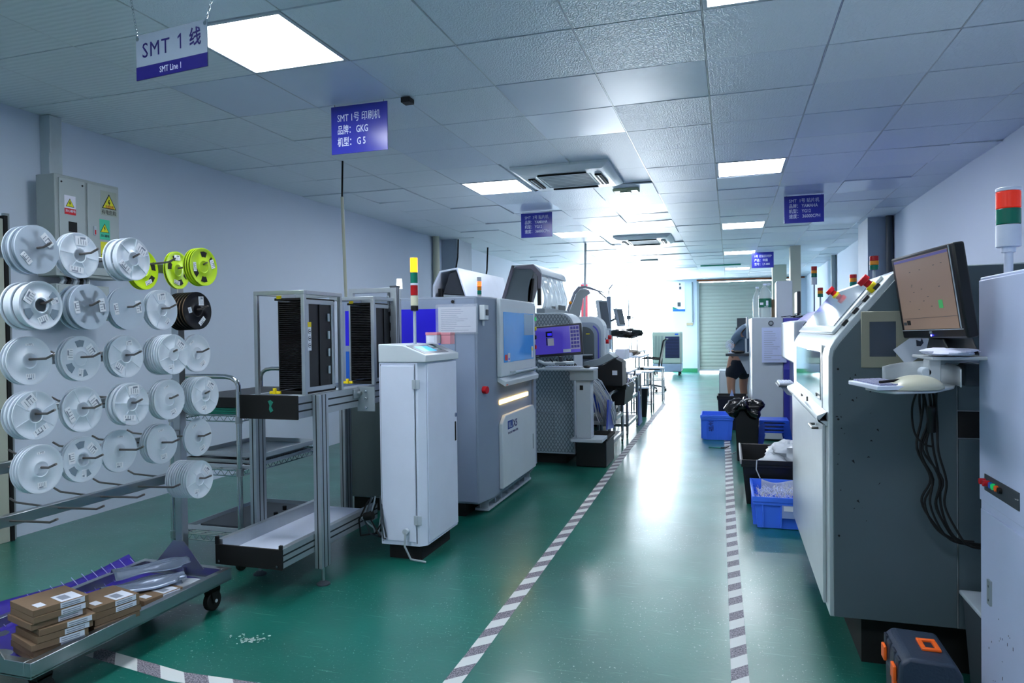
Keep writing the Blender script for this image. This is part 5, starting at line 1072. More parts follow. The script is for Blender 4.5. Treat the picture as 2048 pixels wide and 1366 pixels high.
# ---- tilted monitor
TL, TR, BR, BL = [Vector(p) for p in ((.543, 2.674, 1.476), (.607, 2.271, 1.481), (.652, 2.280, 1.222), (.577, 2.641, 1.216))]
C_ = (TL+TR+BR+BL)/4; ex = ((TR-TL)+(BR-BL)).normalized(); ez = ((TL-BL)+(TR-BR)).normalized(); ey = ez.cross(ex).normalized(); ez = ex.cross(ey).normalized()
T = Matrix(((ex.x, ey.x, ez.x, C_.x), (ex.y, ey.y, ez.y, C_.y), (ex.z, ey.z, ez.z, C_.z), (0, 0, 0, 1)))
t = thing('inspection_monitor', 'black monitor with tan screen turned to the aisle on the grey machine', 'monitor', (.6, 2.45, 1.16))
w, h = .208, .137
build('casing', MB(T).box(-w, w, -.012, .022, -h, h, BLACK).box(-w+.05, w-.05, .022, .045, -h+.04, h-.04, BLACK), t, .006)
TS = mat('tan_screen', '8E7668', .3, emit=.05, ecol='B09484', var=.03)
s = build('screen', MB(T).box(-w+.025, w-.03, -.0135, -.0125, -h+.03, h-.012, TS), t)
mk = MB(T).box(-w+.03, -w+.05, -.0142, -.0136, -h+.045, -h+.055, DGREY).box(-w+.055, -w+.08, -.0142, -.0136, -h+.045, -h+.060, SOOT).box(-w+.025, w-.03, -.0142, -.0136, h-.022, h-.014, mat('screen_bar', '54508C', .4, emit=.1))
mk.box(.08, .105, -.0142, -.0136, -.045, -.02, mat('screen_green', '3CA860', .3, emit=.1)); mk.box(-w+.025, w-.03, -.0142, -.0136, -h+.066, -h+.067, DGREY)
for k in range(14): x = random.Random(k).uniform(-.15, .14); z = random.Random(k+50).uniform(-.05, .09); mk.box(x, x+.008, -.0142, -.0136, z, z+.002, DGREY)
build('screen_marks', mk, s)
build('silver_edge', MB(T).box(-w+.01, w-.01, -.0145, -.0125, -h+.026, -h+.028, LGREY).box(w-.022, w-.018, -.0145, -.0125, -h+.03, h-.004, LGREY), t)
build('power_light', MB(T).cyl((.0, -.013, -h+.010), (.0, -.0145, -h+.010), .003, mat('power_led_blue', '4040FF', .3, emit=12), 8), t); build('badge', MB(T).box(-.008, .008, -.0145, -.0125, -h+.016, -h+.023, MGREY), t)
build('stand', MB().prism([(2.36, 1.165), (2.62, 1.165), (2.58, 1.212), (2.42, 1.212)], 'x', .62, .70, BLACK), t, .004)
# ---- arm with shelf and keyboard tray
t = thing('keyboard_stand', 'white swing arm with a small shelf above a fan shaped keyboard tray', 'swing arm', (.6, 2.4, 1.0)); AW = mat('arm_white', 'B4BCC0', .4)
build('upper_shelf', MB().box(.575, .73, 2.36, 2.6, 1.148, 1.158, AW), t, .003)
build('bracket', MB().box(.575, .61, 2.40, 2.46, 1.075, 1.148, AW).cyl((.572, 2.40, 1.11), (.572, 2.46, 1.11), .014, LGREY, 12), t, .003)
build('cable_box', MB().box(.70, .76, 2.5, 2.7, 1.06, 1.13, DGREY), t, .004); build('arm_tube', MB().tube([(.60, 2.45, 1.14), (.72, 2.6, 1.135), (.80, 2.735, 1.13)], .012, LGREY, 10), t)
tr = [(.385, 2.30), (.405, 2.20), (.44, 2.165), (.55, 2.22), (.635, 2.37), (.69, 2.55), (.62, 2.62), (.52, 2.60), (.42, 2.50)]
build('tray', MB().prism(tr, 'z', 1.062, 1.069, AW), t, .002)
def wall(u, w): 
    a = R(-25+u*150); return (.545+.115*cos(a), 2.42+.17*sin(a), 1.069+w*(.05+.018*sin(u*pi)))
build('tray_back_wall', MB().grid(wall, 22, 3, AW), t, solid=.004)
single('white_cloth', MB().blob((.63, 2.40, 1.172), .08, .08, .012, mat('white_cloth_fabric', 'D8DCF2', .8), 12, .2, 12), 'crumpled white cloth lying on the arm shelf under the monitor', 'cloth')
kb = thing('keyboard', 'white keyboard with grey keys sticking out of the fan shaped tray', 'keyboard', (.44, 2.4, 1.07))
K0, K1, K2, K3 = [Vector((x, y, 1.072)) for x, y in ((.352, 2.39), (.392, 2.16), (.50, 2.20), (.46, 2.46))]
mb = MB(); v = [K0, K1, K2, K3]; mb.add([tuple(a) for a in v]+[(a.x, a.y, a.z+.012) for a in v], [(0, 1, 2, 3), (7, 6, 5, 4), (0, 4, 5, 1), (1, 5, 6, 2), (2, 6, 7, 3), (3, 7, 4, 0)], WHITE); build('base', mb, kb, .002)
mb = MB()
for a in range(5):
    for c in range(13):
        def P(u, w): q = K0.lerp(K3, .12+.8*u).lerp(K1.lerp(K2, .12+.8*u), .04+.92*w); return q
        p = [P(a/5, c/13), P(a/5, (c+.8)/13), P((a+.8)/5, (c+.8)/13), P((a+.8)/5, c/13)]
        mb.add([(q.x, q.y, 1.084) for q in p]+[(q.x, q.y, 1.089) for q in p], [(7, 6, 5, 4), (0, 4, 5, 1), (1, 5, 6, 2), (2, 6, 7, 3), (3, 7, 4, 0)], mat('grey_keys', '8E93B0', .5))
build('keys', mb, kb)
MS = mat('yellowed_plastic', 'C2C2AE', .28)
t = thing('wrist_cover', 'smooth cream bulbous cover on the front of the tray', 'cover', (.5, 2.2, 1.07))
def bulge(u, w):
    L_ = (.43+.16*u, 2.185+.16*u); s_ = sin(pi*min(1, max(0, u)))**.7; a = pi*w
    return (L_[0]+.045*cos(a)*s_, L_[1]-.045*cos(a)*s_, 1.07+.040*s_*sin(a)+.0005)
build('shell', MB().grid(bulge, 18, 12, MS), t, solid=.002, smooth=80)
pen = MB().cyl((.405, 2.20, 1.093), (.46, 2.23, 1.097), .004, SOOT, 8); single('pen', pen, 'thin dark pen lying across the keyboard edge', 'pen')
cb = MB(); rd = random.Random(11)
for k in range(7):
    o = Vector((rd.uniform(-.012, .012), rd.uniform(-.02, .02), 0)); s = rd.uniform(.0, .03)
    pts = [(.60, 2.5, 1.06), (.632, 2.6, 1.0), (.630+s*.3, 2.62, .93), (.640-s, 2.62, .84), (.645+s, 2.62, .74), (.652, 2.62, .66), (.675+s*.4, 2.62, .58), (.72, 2.62, .53+s*.5), (.80, 2.64, .515+s*.5)]
    cb.tube(smooth([Vector(p)+o*(.35+1.3*abs(sin(i*.9+k*.7)))+Vector((0.9*o.x*(3 < i < 7)+o.x, 0, 0)) for i, p in enumerate(pts)]), .0038, SOOT, 6)
cb.cyl((.632, 2.605, .985), (.637, 2.62, .90), .014, BLACK, 10)
cb.tube(smooth([(.56, 2.45, 1.06), (.575, 2.6, .98), (.585, 2.62, .9), (.61, 2.62, .86), (.64, 2.62, .85)]), .0035, SOOT, 6)
single('hanging_cables', cb, 'bundle of black cables hanging from the arm down the machine side', 'cables')
# ------------------------------------------------------------------ white cabinet at the right edge
t = thing('oven_cabinet', 'tall pale lavender cabinet cut off by the right picture edge', 'machine', (1.1, 1.9, 0)); LAV = mat('lavender_white_paint', 'C2CEEC', .35)
build('body', MB().box(.724, 1.5, 1.2, 2.44, .06, 1.395, LAV), t, .004); build('plinth', MB().box(.78, 1.48, 1.25, 2.40, 0, .06, SOOT), t)
build('upper_door', MB().box(.719, .724, 1.30, 2.435, .725, 1.385, LAV), t, .002); build('lower_door', MB().box(.719, .724, 1.30, 2.425, .10, .70, LAV), t, .002)
bp = build('button_plate', MB().box(.7165, .719, 2.125, 2.385, .763, .812, DGREY), t, .001)
for k, (y, m) in enumerate(((2.375, REDB), (2.345, REDB), (2.32, BLUEP), (2.30, GBTN), (2.275, ORANGE), (2.25, SOOT))): build('push_button', MB().cyl((.7165, y, .79), (.700 if k < 2 else .708, y, .79), .009, m, 12), bp, .001)
build('key_pin', MB().cyl((.7165, 2.14, .79), (.712, 2.14, .79), .003, CHROME, 8), bp)
build('handle', MB().box(.713, .719, 2.33, 2.355, .436, .508, MGREY).cyl((.7125, 2.342, .49), (.714, 2.342, .49), .004, CHROME, 8).cyl((.7125, 2.342, .45), (.714, 2.342, .45), .004, CHROME, 8), t)
sc = MB(); rd = random.Random(14)
for k in range(18): y = rd.uniform(2.15, 2.36); z = rd.uniform(.2, .45); sc.box(.7184, .719, y, y+rd.uniform(.001, .003), z, z+rd.uniform(.002, .010), INK)
build('paint_chips', sc, t)
tx, ty = .752, 2.30
build('lamp_pole', MB().cyl((tx, ty, 1.395), (tx, ty, 1.468), .0115, WHITE, 14).cyl((tx, ty, 1.455), (tx, ty, 1.47), .018, WHITE, 14), t)
for nm, m, z, hh, r in (('lamp_base', WHITE, 1.47, .062, .030), ('green_lens', GREENL, 1.533, .044, .030), ('red_lens', mat('bright_red_lens', 'D8301C', .25, emit=.15), 1.578, .047, .030), ('lamp_cap', WHITE, 1.626, .010, .0305)): build(nm, MB().cyl((tx, ty, z), (tx, ty, z+hh), r, m, 28), t, .002)
build('lamp_label', MB().lathe([(.0302, 1.495), (.0305, 1.495), (.0305, 1.512), (.0302, 1.512)], (tx, ty, 0), WHITE, 'z', 28), t)
t = thing('waste_bin', 'dark grey bin with metal lid squeezed behind the lavender cabinet', 'bin', (.82, 2.6, 0)); build('bin_body', MB().prism([(.77, 0), (.94, 0), (.96, .335), (.745, .335)], 'y', 2.50, 2.70, DGREY), t, .008); build('lid', MB().box(.738, .965, 2.49, 2.71, .338, .352, LGREY), t, .004)
build('lid_clip', MB().cyl((.76, 2.49, .345), (.76, 2.48, .345), .008, LGREY, 10), t)
# toolbox
t = thing('toolbox', 'dark blue toolbox with orange handle and latches on floor', 'toolbox', (.55, 2.39, 0)); TB = mat('toolbox_blue', '2A3648', .45, bump=.1, bscale=120); TD = mat('toolbox_dark', '1C2636', .5)
build('body', MB().prism([(.478, .0), (.638, .0), (.632, .175), (.474, .175)], 'y', 2.30, 2.51, TD), t, .008)
build('lid', MB().prism([(.468, .178), (.640, .178), (.636, .235), (.618, .27), (.495, .275), (.472, .255)], 'y', 2.288, 2.52, TB), t, .010, seg=3)
build('lid_ribs', MB().box(.469, .478, 2.30, 2.335, .20, .262, TD).box(.469, .478, 2.36, 2.395, .20, .262, TD).box(.469, .478, 2.42, 2.455, .20, .262, TD).box(.469, .478, 2.475, 2.505, .20, .262, TD), t, .003)
build('handle', MB().frame(.545, .598, 2.36, 2.44, .014, 'z', .272, .280, ORANGE), t, .002, label='orange folding handle'); build('handle_recess', MB().box(.558, .585, 2.374, 2.426, .271, .2735, TD), t)
for y in (2.335, ): build('latch', MB().box(.458, .468, y-.02, y+.02, .19, .235, ORANGE).box(.460, .472, y-.014, y+.014, .145, .195, ORANGE), t, .003, label='orange latch')
build('latch', MB().box(.458, .468, 2.45, 2.49, .19, .235, ORANGE), t, .003, label='orange latch'); build('yellow_label', MB().box(.4738, .4752, 2.305, 2.34, .05, .15, mat('olive_label', '6E7A20', .5)), t)
# ------------------------------------------------------------------ crates along the right tape
c = tote('blue_crate', .135, .56, 4.60, 5.15, 0, .20, CRATE, 'blue crate with white swabs and label holder beside the grey machine', ribs=4, grp='blue plastic crates')
build('label_holder', MB().box(.30, .44, 4.594, 4.600, .075, .155, mat('clear_label_pocket', '8FA4D8', .25)), c); build('label_card', MB().box(.31, .43, 4.591, 4.594, .12, .15, PAPER), c)
sw = MB(); rd = random.Random(21)
for k in range(420):
    x = rd.uniform(.16, .42); y = rd.uniform(4.66, 4.98); z = .14+.03*sin((x-.16)*11)+rd.uniform(-.01, .02); a = rd.uniform(0, 6.28); b_ = rd.uniform(.2, 1.4); l = .035
    sw.cyl((x, y, z), (x+l*cos(a)*cos(b_), y+l*sin(a)*cos(b_), z+l*sin(b_)), .0013, WHITE if k % 4 else MT['cream_plastic'], 4)
tag(build('swab_heap', sw), 'heap of thin white and cream swab sticks in the blue crate', 'swabs', None, 'stuff')
def pf(u, w): return (.20+.33*u, 5.10-.02*sin(u*9)*w, .11+w*.10*(1-.2*sin(u*5)))
single('plastic_bag', MB().grid(pf, 20, 8, BAG), 'clear plastic bag standing against the back of the blue crate', 'plastic bag', 'clear bags in the crates', solid=.002)
c = tote('black_tote', .075, .53, 5.2, 5.93, 0, .32, BLACK, 'large black tote with pale rim corner holding clear bags', lip=BLACK, tp=.03)
build('pale_rim_edge', MB().box(.062, .074, 5.19, 5.94, .29, .325, mat('worn_rim', 'A0A0A0', .5)), c, .002)
single('clear_bag', MB().blob((.42, 5.62, .32), .15, .20, .08, BAG, 14, .3, 5), 'puffy clear plastic bag heaped at the right of the black tote', 'plastic bag', 'clear bags in the crates', smooth=60)
single('clear_bag', MB().blob((.30, 5.45, .27), .10, .12, .05, BAG, 12, .3, 7), 'smaller clear plastic bag at the front of the black tote', 'plastic bag', 'clear bags in the crates', smooth=60)
tp_ = MB().tube([(.17, 5.215, .31), (.175, 5.185, .325), (.17, 5.18, .26), (.195, 5.178, .20)], .004, CABLEW); single('tape_tail', tp_, 'white strip dangling over the front of the black tote', 'strip')
# blue stools
def stool_stack(cx, cy, n):
    for k in range(n):
        z = k*.035; t = thing('plastic_stool', 'blue plastic stool, %s of the nested stack between tote and grey cabinet' % ['bottom', 'second from the bottom', 'third from the bottom', 'topmost'][k], 'stool', (cx, cy, z), 'nested blue stools'); h = .25; a, b_ = .17, .135
        build('seat', MB().box(cx-b_, cx+b_, cy-b_, cy+b_, z+h-.008, z+h+.0, STOOLB), t, .003)
        for sx in (-1, 1):
            for sy in (-1, 1):
                v = [(cx+sx*(b_-.055), cy+sy*b_, z+h-.03), (cx+sx*b_, cy+sy*b_, z+h-.03), (cx+sx*b_, cy+sy*(b_-.055), z+h-.03), (cx+sx*(a-.04), cy+sy*a, z), (cx+sx*a, cy+sy*a, z), (cx+sx*a, cy+sy*(a-.04), z)]
                mb = MB(); mb.add(v, [(0, 1, 4, 3), (1, 2, 5, 4), (0, 3, 4, 1)], STOOLB); build('leg', mb, t, solid=.004)
        ap = MB()
        for sy in (-1, 1): 
            P = [(cx-b_, z+h-.008), (cx+b_, z+h-.008), (cx+b_+.004, z+h-.05), (cx+.085, z+h-.018), (cx-.085, z+h-.018), (cx-b_-.004, z+h-.05)]
            ap.prism(P, 'y', cy+sy*b_-.003, cy+sy*b_+.003, STOOLB)
        for sx in (-1, 1):
            P = [(cy-b_, z+h-.008), (cy+b_, z+h-.008), (cy+b_+.004, z+h-.03), (cy-b_-.004, z+h-.03)]; ap.prism(P, 'x', cx+sx*b_-.003, cx+sx*b_+.003, STOOLB)
        build('apron', ap, t)
stool_stack(.405, 7.35, 4)
# tall black bin with bag
t = thing('waste_bin', 'tall black bin lined with glossy black bag by the right tape', 'bin', (.16, 7.0, 0)); build('bin_body', MB().prism([(.06, 0), (.24, 0), (.26, .52), (.035, .52)], 'y', 6.9, 7.25, BLACK), t, .008)
build('bag_rim', MB().blob((.12, 7.03, .49), .17, .20, .085, DARKBAG, 16, .45, 9), t, smooth=60)
c = tote('blue_crate', -.315, .03, 8.13, 8.55, 0, .28, CRATE, 'blue crate standing across the right tape line, farther away', ribs=3, grp='blue plastic crates')
text('lettering', '福州', .06, (-.185, 8.124, .10), (0, 0, 1), (-1, 0, 0), NAVY, c)
tote('black_tote', -.15, .20, 9.0, 9.35, 0, .42, BLACK, 'black tote behind the farther blue crate, near the bending person', lip=BLACK)
single('blue_sheet', MB().prism([(-.02, .36), (.06, .36), (.02, .50)], 'y', 9.1, 9.11, mat('pale_blue_sheet', '9FB8E8', .5)), 'pale blue sheet corner sticking out of the far black tote', 'sheet')
pl = MB().tube([(-.10, 7.6, .006), (-.05, 7.62, .006), (-.02, 7.7, .006)], .006, SOOT).tube([(-.22, 7.62, .006), (-.10, 7.6, .006)], .005, GREENP).tube([(-.04, 7.35, .004), (.02, 7.3, .004), (.05, 7.4, .004)], .005, CABLEW); single('pliers', pl, 'small green handled pliers lying on the floor by the right tape', 'tool')
# ------------------------------------------------------------------ purple machines on the right
t = thing('reflow_oven', 'grey and purple oven with a paper sheet taped on its end', 'machine', (.8, 8.8, 0))
build('body', MB().box(.235, .56, 8.21, 9.45, .02, 1.37, LGREY), t, .008); build('purple_body', MB().box(.562, 1.6, 8.2, 9.45, .02, 1.36, PURPLE), t, .008)
build('lower_purple_panel', MB().box(.565, 1.5, 8.19, 8.2, .05, .80, mat('dark_purple_panel', '34389A', .4)), t, .002)
build('round_vent', MB().cyl((.435, 8.205, 1.305), (.435, 8.198, 1.305), .028, DGREY, 20).cyl((.435, 8.198, 1.305), (.435, 8.196, 1.305), .018, MGREY, 18), t)
pp = thing('paper_sheet', 'white printed paper taped to the end of the grey and purple oven', 'paper', (.465, 8.19, .87)); build('sheet', MB().box(.338, .592, 8.183, 8.186, .872, 1.258, mat('paper_blueish', 'B8C6E8', .6)), pp)
ln = MB()
for k in range(14): ln.box(.36, .36+.19*random.Random(k).uniform(.3, 1), 8.181, 8.1825, .90+k*.024, .904+k*.024, PALEINK)
build('print_lines', ln, pp)
t = thing('water_bottle', 'large clear water bottle with green label on the oven', 'bottle', (.40, 8.42, 1.37)); bx, by = .385, 8.42; GL = mat('clear_bottle_plastic', 'DCE8EC', .05, alpha=.32, var=0)
build('bottle_body', MB().lathe([(.03, 0), (.064, .004), (.068, .02), (.068, .24), (.060, .29), (.035, .335), (.020, .35), (.020, .365)], (bx, by, 1.371), GL, 'z', 28), t)
build('label_band', MB().lathe([(.0685, .115), (.0692, .115), (.0692, .215), (.0685, .215)], (bx, by, 1.371), mat('label_green', '0E6A50', .4), 'z', 28), t)
lg = MB().box(bx-.012+.02, bx+.012+.02, by-.0705, by-.0675, 1.505, 1.56, PAPER).box(bx-.055, bx-.02, by-.066, by-.055, 1.515, 1.54, PAPER).box(bx-.01, bx+.03, by-.0705, by-.0695, 1.49, 1.494, PAPER); build('label_print', lg, t)
build('cap', MB().cyl((bx, by, 1.735), (bx, by, 1.755), .022, WHITE, 18).tube([(bx+.02, by, 1.75), (bx+.06, by, 1.755), (bx+.065, by, 1.745), (bx+.03, by, 1.735)], .005, WHITE), t, .001)
t = thing('water_bottle', 'clear bottle standing just behind the large water bottle', 'bottle', (.32, 8.75, 1.37)); build('bottle_body', MB().lathe([(.03, 0), (.05, .01), (.05, .24), (.03, .30), (.015, .33), (.015, .35)], (.315, 8.75, 1.371), GL, 'z', 20), t); build('cap', MB().cyl((.315, 8.75, 1.72), (.315, 8.75, 1.74), .018, WHITE, 14), t)
t = thing('computer_case', 'white upright computer case standing on the oven', 'computer', (.60, 8.9, 1.36)); build('case', MB().box(.53, .70, 8.72, 9.0, 1.362, 1.80, OFFW), t, .006); build('front_panel', MB().box(.524, .53, 8.74, 8.98, 1.37, 1.79, WHITE), t, .002)
t = thing('desk_monitor', 'grey monitor beside the white computer case on the oven', 'monitor', (.78, 9.1, 1.36)); build('casing', MB().box(.76, .80, 8.85, 9.2, 1.42, 1.68, DGREY), t, .006); build('foot', MB().box(.72, .86, 8.95, 9.1, 1.362, 1.375, DGREY).box(.77, .80, 9.0, 9.05, 1.37, 1.43, DGREY), t)
wr = MB(); rd = random.Random(31)
for k in range(8): x = .55+k*.05; wr.tube([(x, 8.35, 1.375), (x+.1, 8.4, 1.385+rd.uniform(0, .02)), (x+.15, 8.5, 1.375), (x+.3, 8.45, 1.38)], .005, [SOOT, LGREY][k % 2], 5)
single('cable_tangle', wr, 'grey and black cables lying on top of the oven', 'cables')
single('small_carton', MB().box(.455, .495, 8.5, 8.56, 1.372, 1.58, mat('brown_jar', '7A6A50', .5)), 'small brown bottle between the water bottle and computer case', 'bottle', bevel=.008)
# lid panels in purple on top further right
t = thing('conveyor_oven', 'purple and white machine between the oven and the grey machine', 'machine', (1.1, 6.8, 0))
build('body', MB().box(.60, 1.6, 5.5, 7.8, .02, 1.30, PURPLE), t, .01); build('front_cover', MB().box(.50, .598, 6.1, 7.6, .95, 1.31, OFFW), t, .02, seg=3); build('lower_cover', MB().box(.585, .598, 6.0, 7.7, .1, .93, MT['dark_purple_panel']), t, .004)
build('lid_panel', MB().prism([(.62, 1.30), (1.5, 1.30), (1.45, 1.42), (.75, 1.40)], 'y', 5.8, 7.6, PURPLE), t, .004); build('hood_bar', MB().box(.9, 1.5, 7.0, 7.06, 1.50, 1.56, OFFW).box(.9, .95, 7.0, 7.06, 1.41, 1.5, OFFW), t, .004)
kb = thing('keyboard', 'pale keyboard on a grey tray jutting from the purple machine', 'keyboard', (.46, 6.3, .76)); build('base', MB().box(.385, .50, 6.08, 6.42, .785, .80, OFFW), kb, .003)
ky = MB()
for a in range(4):
    for c_ in range(12): ky.box(.39+a*.027, .412+a*.027, 6.09+c_*.027, 6.112+c_*.027, .80, .806, WHITE)
build('keys', ky, kb)
t = thing('keyboard_tray', 'dark rounded keyboard tray fixed to the purple machine', 'tray', (.46, 6.3, .74)); build('tray', MB().box(.375, .53, 6.05, 6.45, .77, .783, DGREY), t, .003); build('support', MB().prism([(.40, .765), (.53, .765), (.53, .68), (.45, .70)], 'y', 6.15, 6.35, OFFW), t, .004)
tr = thing('computer_mouse', 'small dark mouse beside the pale keyboard on the tray', 'mouse', (.51, 6.2, .784)); build('shell', MB().ball((.515, 6.13, .797), .022, SOOT, 8, (1, 1.4, .55)), tr)
# signal towers
def sig(x, y, z0, zp, lab, segs, r, grp='signal towers above the right machines', pole=.01):
    t = thing('signal_tower', lab, 'signal tower', (x, y, z0), grp); tower(t, x, y, z0, zp, segs, r, pole); return t
sig(1.0, 5.6, 1.302, 1.66, 'red amber green signal tower rising just behind the grey machine lid', [(GREENL, .036), (AMBER, .03), (REDL, .036)], .03)
bk = MB().box(.9, 1.08, 5.55, 5.62, 1.60, 1.615, DGREY).box(1.03, 1.09, 5.54, 5.62, 1.6, 1.66, SOOT); 
sig(1.0, 6.5, 1.41, 1.595, 'red amber green signal tower, middle one above the purple machine', [(GREENL, .036), (AMBER, .032), (REDL, .032)], .028)
sig(1.0, 9.35, 1.362, 1.78, 'signal tower on white base and thin pole far on the right', [(OFFW, .09), (GREENL, .05), (AMBER, .035), (REDL, .05)], .034)
sig(1.0, 8.75, 1.362, 1.60, 'short signal tower half hidden behind the sloped lid', [(GREENL, .04), (AMBER, .035), (REDL, .035)], .03)
# monitor arm with shelf and fan beyond oven
t = thing('shelf_bracket', 'small shelf jutting from the far side of the oven into the aisle', 'shelf', (.08, 9.55, .9)); build('shelf', MB().box(-.05, .24, 9.46, 9.65, .905, .925, LGREY), t, .003); build('shelf_edge', MB().box(-.052, .24, 9.455, 9.46, .895, .93, DGREY), t); build('strut', MB().prism([(.1, .9), (.235, .9), (.235, .66), (.215, .66)], 'y', 9.55, 9.57, LGREY), t)
t = thing('desk_fan', 'small white desk fan with round guard on the aisle shelf', 'fan', (.0, 9.56, .925)); g = MB()
for r in (.055, .04, .025): g.tube([(.0+r*cos(2*pi*k/24)*.9, 9.53, 1.035+r*sin(2*pi*k/24)*1.2) for k in range(25)], .0035, WHITE, 6)
for k in range(12): a = 2*pi*k/12; g.cyl((0, 9.525, 1.035), (.055*.9*cos(a), 9.53, 1.035+.066*sin(a)), .0016, WHITE, 5)
build('guard', g, t); build('motor', MB().cyl((0, 9.53, 1.035), (0, 9.58, 1.035), .02, WHITE, 14), t); build('stand', MB().tube([(0, 9.56, 1.03), (.01, 9.57, .96), (.02, 9.56, .935)], .008, WHITE).cyl((.02, 9.56, .927), (.02, 9.56, .938), .04, WHITE, 18), t)
t = thing('swing_monitor', 'thin white monitor seen edge-on beside the oven', 'monitor', (.20, 9.6, .93)); build('casing', MB().box(.205, .232, 9.5, 9.62, 1.12, 1.40, OFFW), t, .006); build('stand', MB().box(.19, .215, 9.6, 9.66, .94, 1.12, OFFW).box(.15, .235, 9.56, 9.69, .927, .94, OFFW), t, .003)
bl = MB().blob((.10, 9.58, .945), .09, .07, .02, SOOT, 10, .3, 2); single('black_cloth', bl, 'black crumpled cloth lying on the aisle shelf', 'cloth', smooth=60)
t = thing('white_cabinet', 'low pale cabinet on the floor behind the bending person', 'cabinet', (.0, 11.3, 0)); build('body', MB().box(-.16, .3, 11.0, 11.5, .02, .62, LGREY), t, .008); build('door', MB().box(-.145, .06, 10.99, 11.0, .05, .6, OFFW), t, .002)
single('far_monitor', MB().box(.12, .27, 12.6, 12.64, 1.26, 1.43, DGREY).box(.10, .14, 12.61, 12.63, .64, 1.27, DGREY).box(-.0, .16, 12.55, 12.7, .62, .64, DGREY), 'small dark monitor far away behind the bending person', 'monitor', bevel=.004)
t = thing('far_machine', 'grey machine standing beyond the bending person on the right', 'machine', (1.0, 11.8, 0)); build('body', MB().box(.42, 1.7, 11.0, 12.6, .03, 1.30, LGREY), t, .01); build('door', MB().box(.412, .42, 11.1, 12.5, .1, .85, BLUEG), t, .003)
single('far_stand', MB().box(-.02, .2, 12.5, 12.75, 0, .62, MGREY), 'grey low stand carrying the small far monitor', 'stand', bevel=.006)
# ------------------------------------------------------------------ bending person
SKIN = mat('skin', 'B58A74', .55, bump=.05, bscale=40); SHIRT = mat('blue_grey_shirt', '5C7288', .8, bump=.3, bscale=18); SHORT = mat('black_shorts', '1C2430', .8, bump=.2, bscale=20); HAIR = mat('black_hair', '14120F', .6); SHOE = mat('dark_shoe', '202226', .6)
def skin_mesh(name, pts, edges, rad, m, parent, sub=2, label=None):
    me = bpy.data.meshes.new(name); og = org(parent); me.from_pydata([Vector(p)-og for p in pts], edges, []); me.materials.append(m)
    o = link(name, me, parent); sk = o.modifiers.new('skin', 'SKIN'); sk.use_smooth_shade = True
    for i, v in enumerate(me.skin_vertices[0].data): v.radius = (rad[i], rad[i]) if not isinstance(rad[i], tuple) else rad[i]; v.use_root = (i == 0)
    s = o.modifiers.new('sub', 'SUBSURF'); s.levels = sub; s.render_levels = sub; return o
P = thing('person', 'person in blue-grey shirt and dark shorts bending over behind the oven', 'person', (.10, 10.0, 0))
hip = (.10, 10.0, .80)
bp_ = [hip, (.11, 9.98, .93), (.15, 9.94, 1.09), (.23, 9.90, 1.24), (.33, 9.88, 1.31), (.42, 9.87, 1.30), (.50, 9.865, 1.27),     # 0-6 spine, neck, head base
  (.02, 9.94, .74), (.01, 9.93, .48), (.04, 9.95, .10), (-.05, 9.92, .04),                                                     # 7-10 near leg
  (.20, 10.10, .74), (.17, 10.14, .47), (.21, 10.16, .10), (.12, 10.13, .04),                                                  # 11-14 far leg
  (.20, 9.74, 1.24), (.05, 9.76, 1.10), (.03, 9.74, .99),                                                                      # 15-17 near arm
  (.34, 10.05, 1.22), (.48, 10.02, 1.02), (.60, 9.93, .98)]                                                                    # 18-20 far arm
ed = [(0, 1), (1, 2), (2, 3), (3, 4), (4, 5), (5, 6), (0, 7), (7, 8), (8, 9), (9, 10), (0, 11), (11, 12), (12, 13), (13, 14), (3, 15), (15, 16), (16, 17), (3, 18), (18, 19), (19, 20)]
rd_ = [.12, .115, .12, .125, .07, .05, .048, .082, .056, .036, .034, .082, .056, .036, .034, .052, .038, .026, .052, .038, .026]
skin_mesh('body', bp_, ed, rd_, SKIN, P)
hd = MB().ball((.575, 9.86, 1.25), .092, SKIN, 16, (1.12, .82, 1.0)); build('head', hd, P)
fc = build('face_features', MB().ball((.665, 9.86, 1.215), .014, SKIN, 8, (1.2, .8, 1.4)).ball((.655, 9.83, 1.25), .009, HAIR, 6).ball((.655, 9.89, 1.25), .009, HAIR, 6).ball((.655, 9.86, 1.18), .016, mat('lips', '8E5A50', .5), 6, (.5, 1.2, .4)), P)
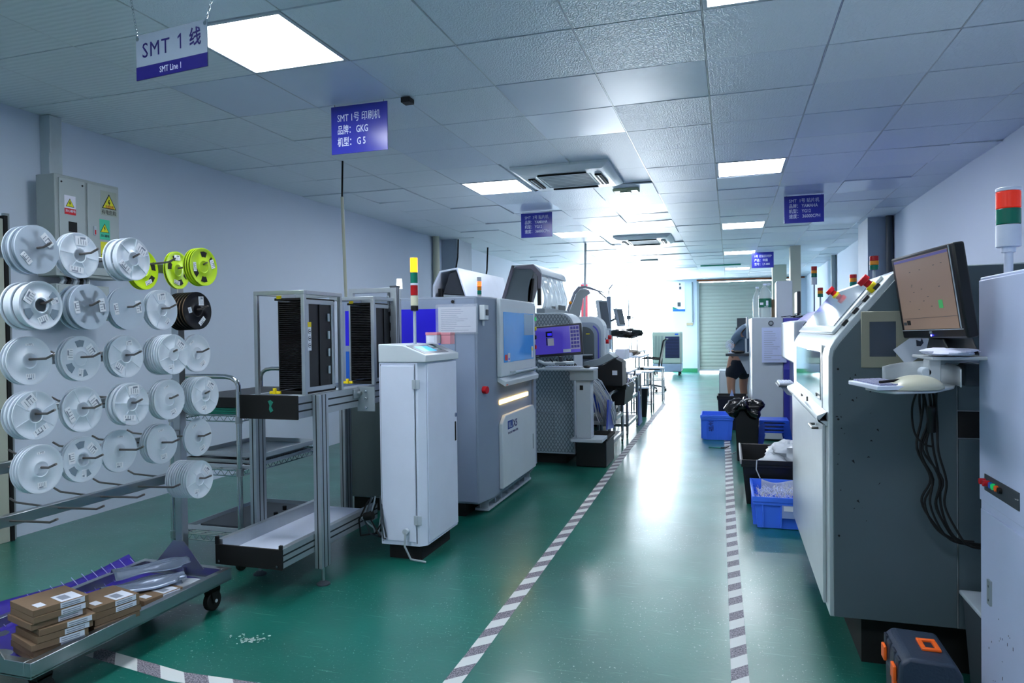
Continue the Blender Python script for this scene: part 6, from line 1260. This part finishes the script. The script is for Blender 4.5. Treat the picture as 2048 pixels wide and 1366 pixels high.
build('ear', MB().ball((.57, 9.782, 1.24), .02, SKIN, 8, (.7, .35, 1.1)), P); build('ear', MB().ball((.57, 9.938, 1.24), .02, SKIN, 8, (.7, .35, 1.1)), P)
build('hair', MB().ball((.555, 9.86, 1.275), .097, HAIR, 16, (1.08, .88, .92)), P)
def hand(base, d, side, par):
    d = Vector(d).normalized(); up_ = Vector((0, 0, 1)); s = d.cross(up_).normalized()*side; b0 = Vector(base); n_ = s.cross(d)
    build('palm', MB().ball(tuple(b0+d*.035), .034, SKIN, 10, (1, .8, .55)), par)
    for k, l in enumerate((.062, .070, .065, .050)):
        o = b0+d*.055+s*(-.022+k*.0148); skin_mesh('finger', [o, o+d*l*.45-n_*.004, o+d*l*.8-n_*.016, o+d*l-n_*.03], [(0, 1), (1, 2), (2, 3)], [.0085, .0082, .0075, .0065], SKIN, par, 1)
    o = b0+d*.02-s*.024; skin_mesh('thumb', [o, o+d*.02-s*.018, o+d*.045-s*.024], [(0, 1), (1, 2)], [.010, .0095, .008], SKIN, par, 1)
hand((.03, 9.74, .985), (-.15, -.1, -1), 1, P); hand((.60, 9.93, .98), (.8, -.2, -.6), -1, P)
skin_mesh('shirt', [(.105, 9.99, .86), (.115, 9.965, .96), (.155, 9.935, 1.10), (.23, 9.90, 1.24), (.34, 9.88, 1.31), (.20, 9.73, 1.24), (.06, 9.76, 1.12), (.035, 9.745, 1.03), (.30, 10.06, 1.24), (.46, 10.03, 1.05)],
  [(0, 1), (1, 2), (2, 3), (3, 4), (3, 5), (5, 6), (6, 7), (3, 8), (8, 9)], [.14, .135, .14, .145, .075, .07, .055, .042, .07, .055], SHIRT, P)
skin_mesh('shorts', [(.10, 10.0, .80), (.115, 9.99, .88), (.03, 9.945, .70), (.012, 9.935, .54), (.19, 10.09, .70), (.175, 10.13, .54)], [(0, 1), (0, 2), (2, 3), (0, 4), (4, 5)], [.135, .13, .105, .09, .105, .09], SHORT, P)
for x, y in ((.02, 9.94), (.19, 10.15)): build('shoe', MB().ball((x-.03, y, .035), .045, SHOE, 12, (2.4, .95, .75)), P)
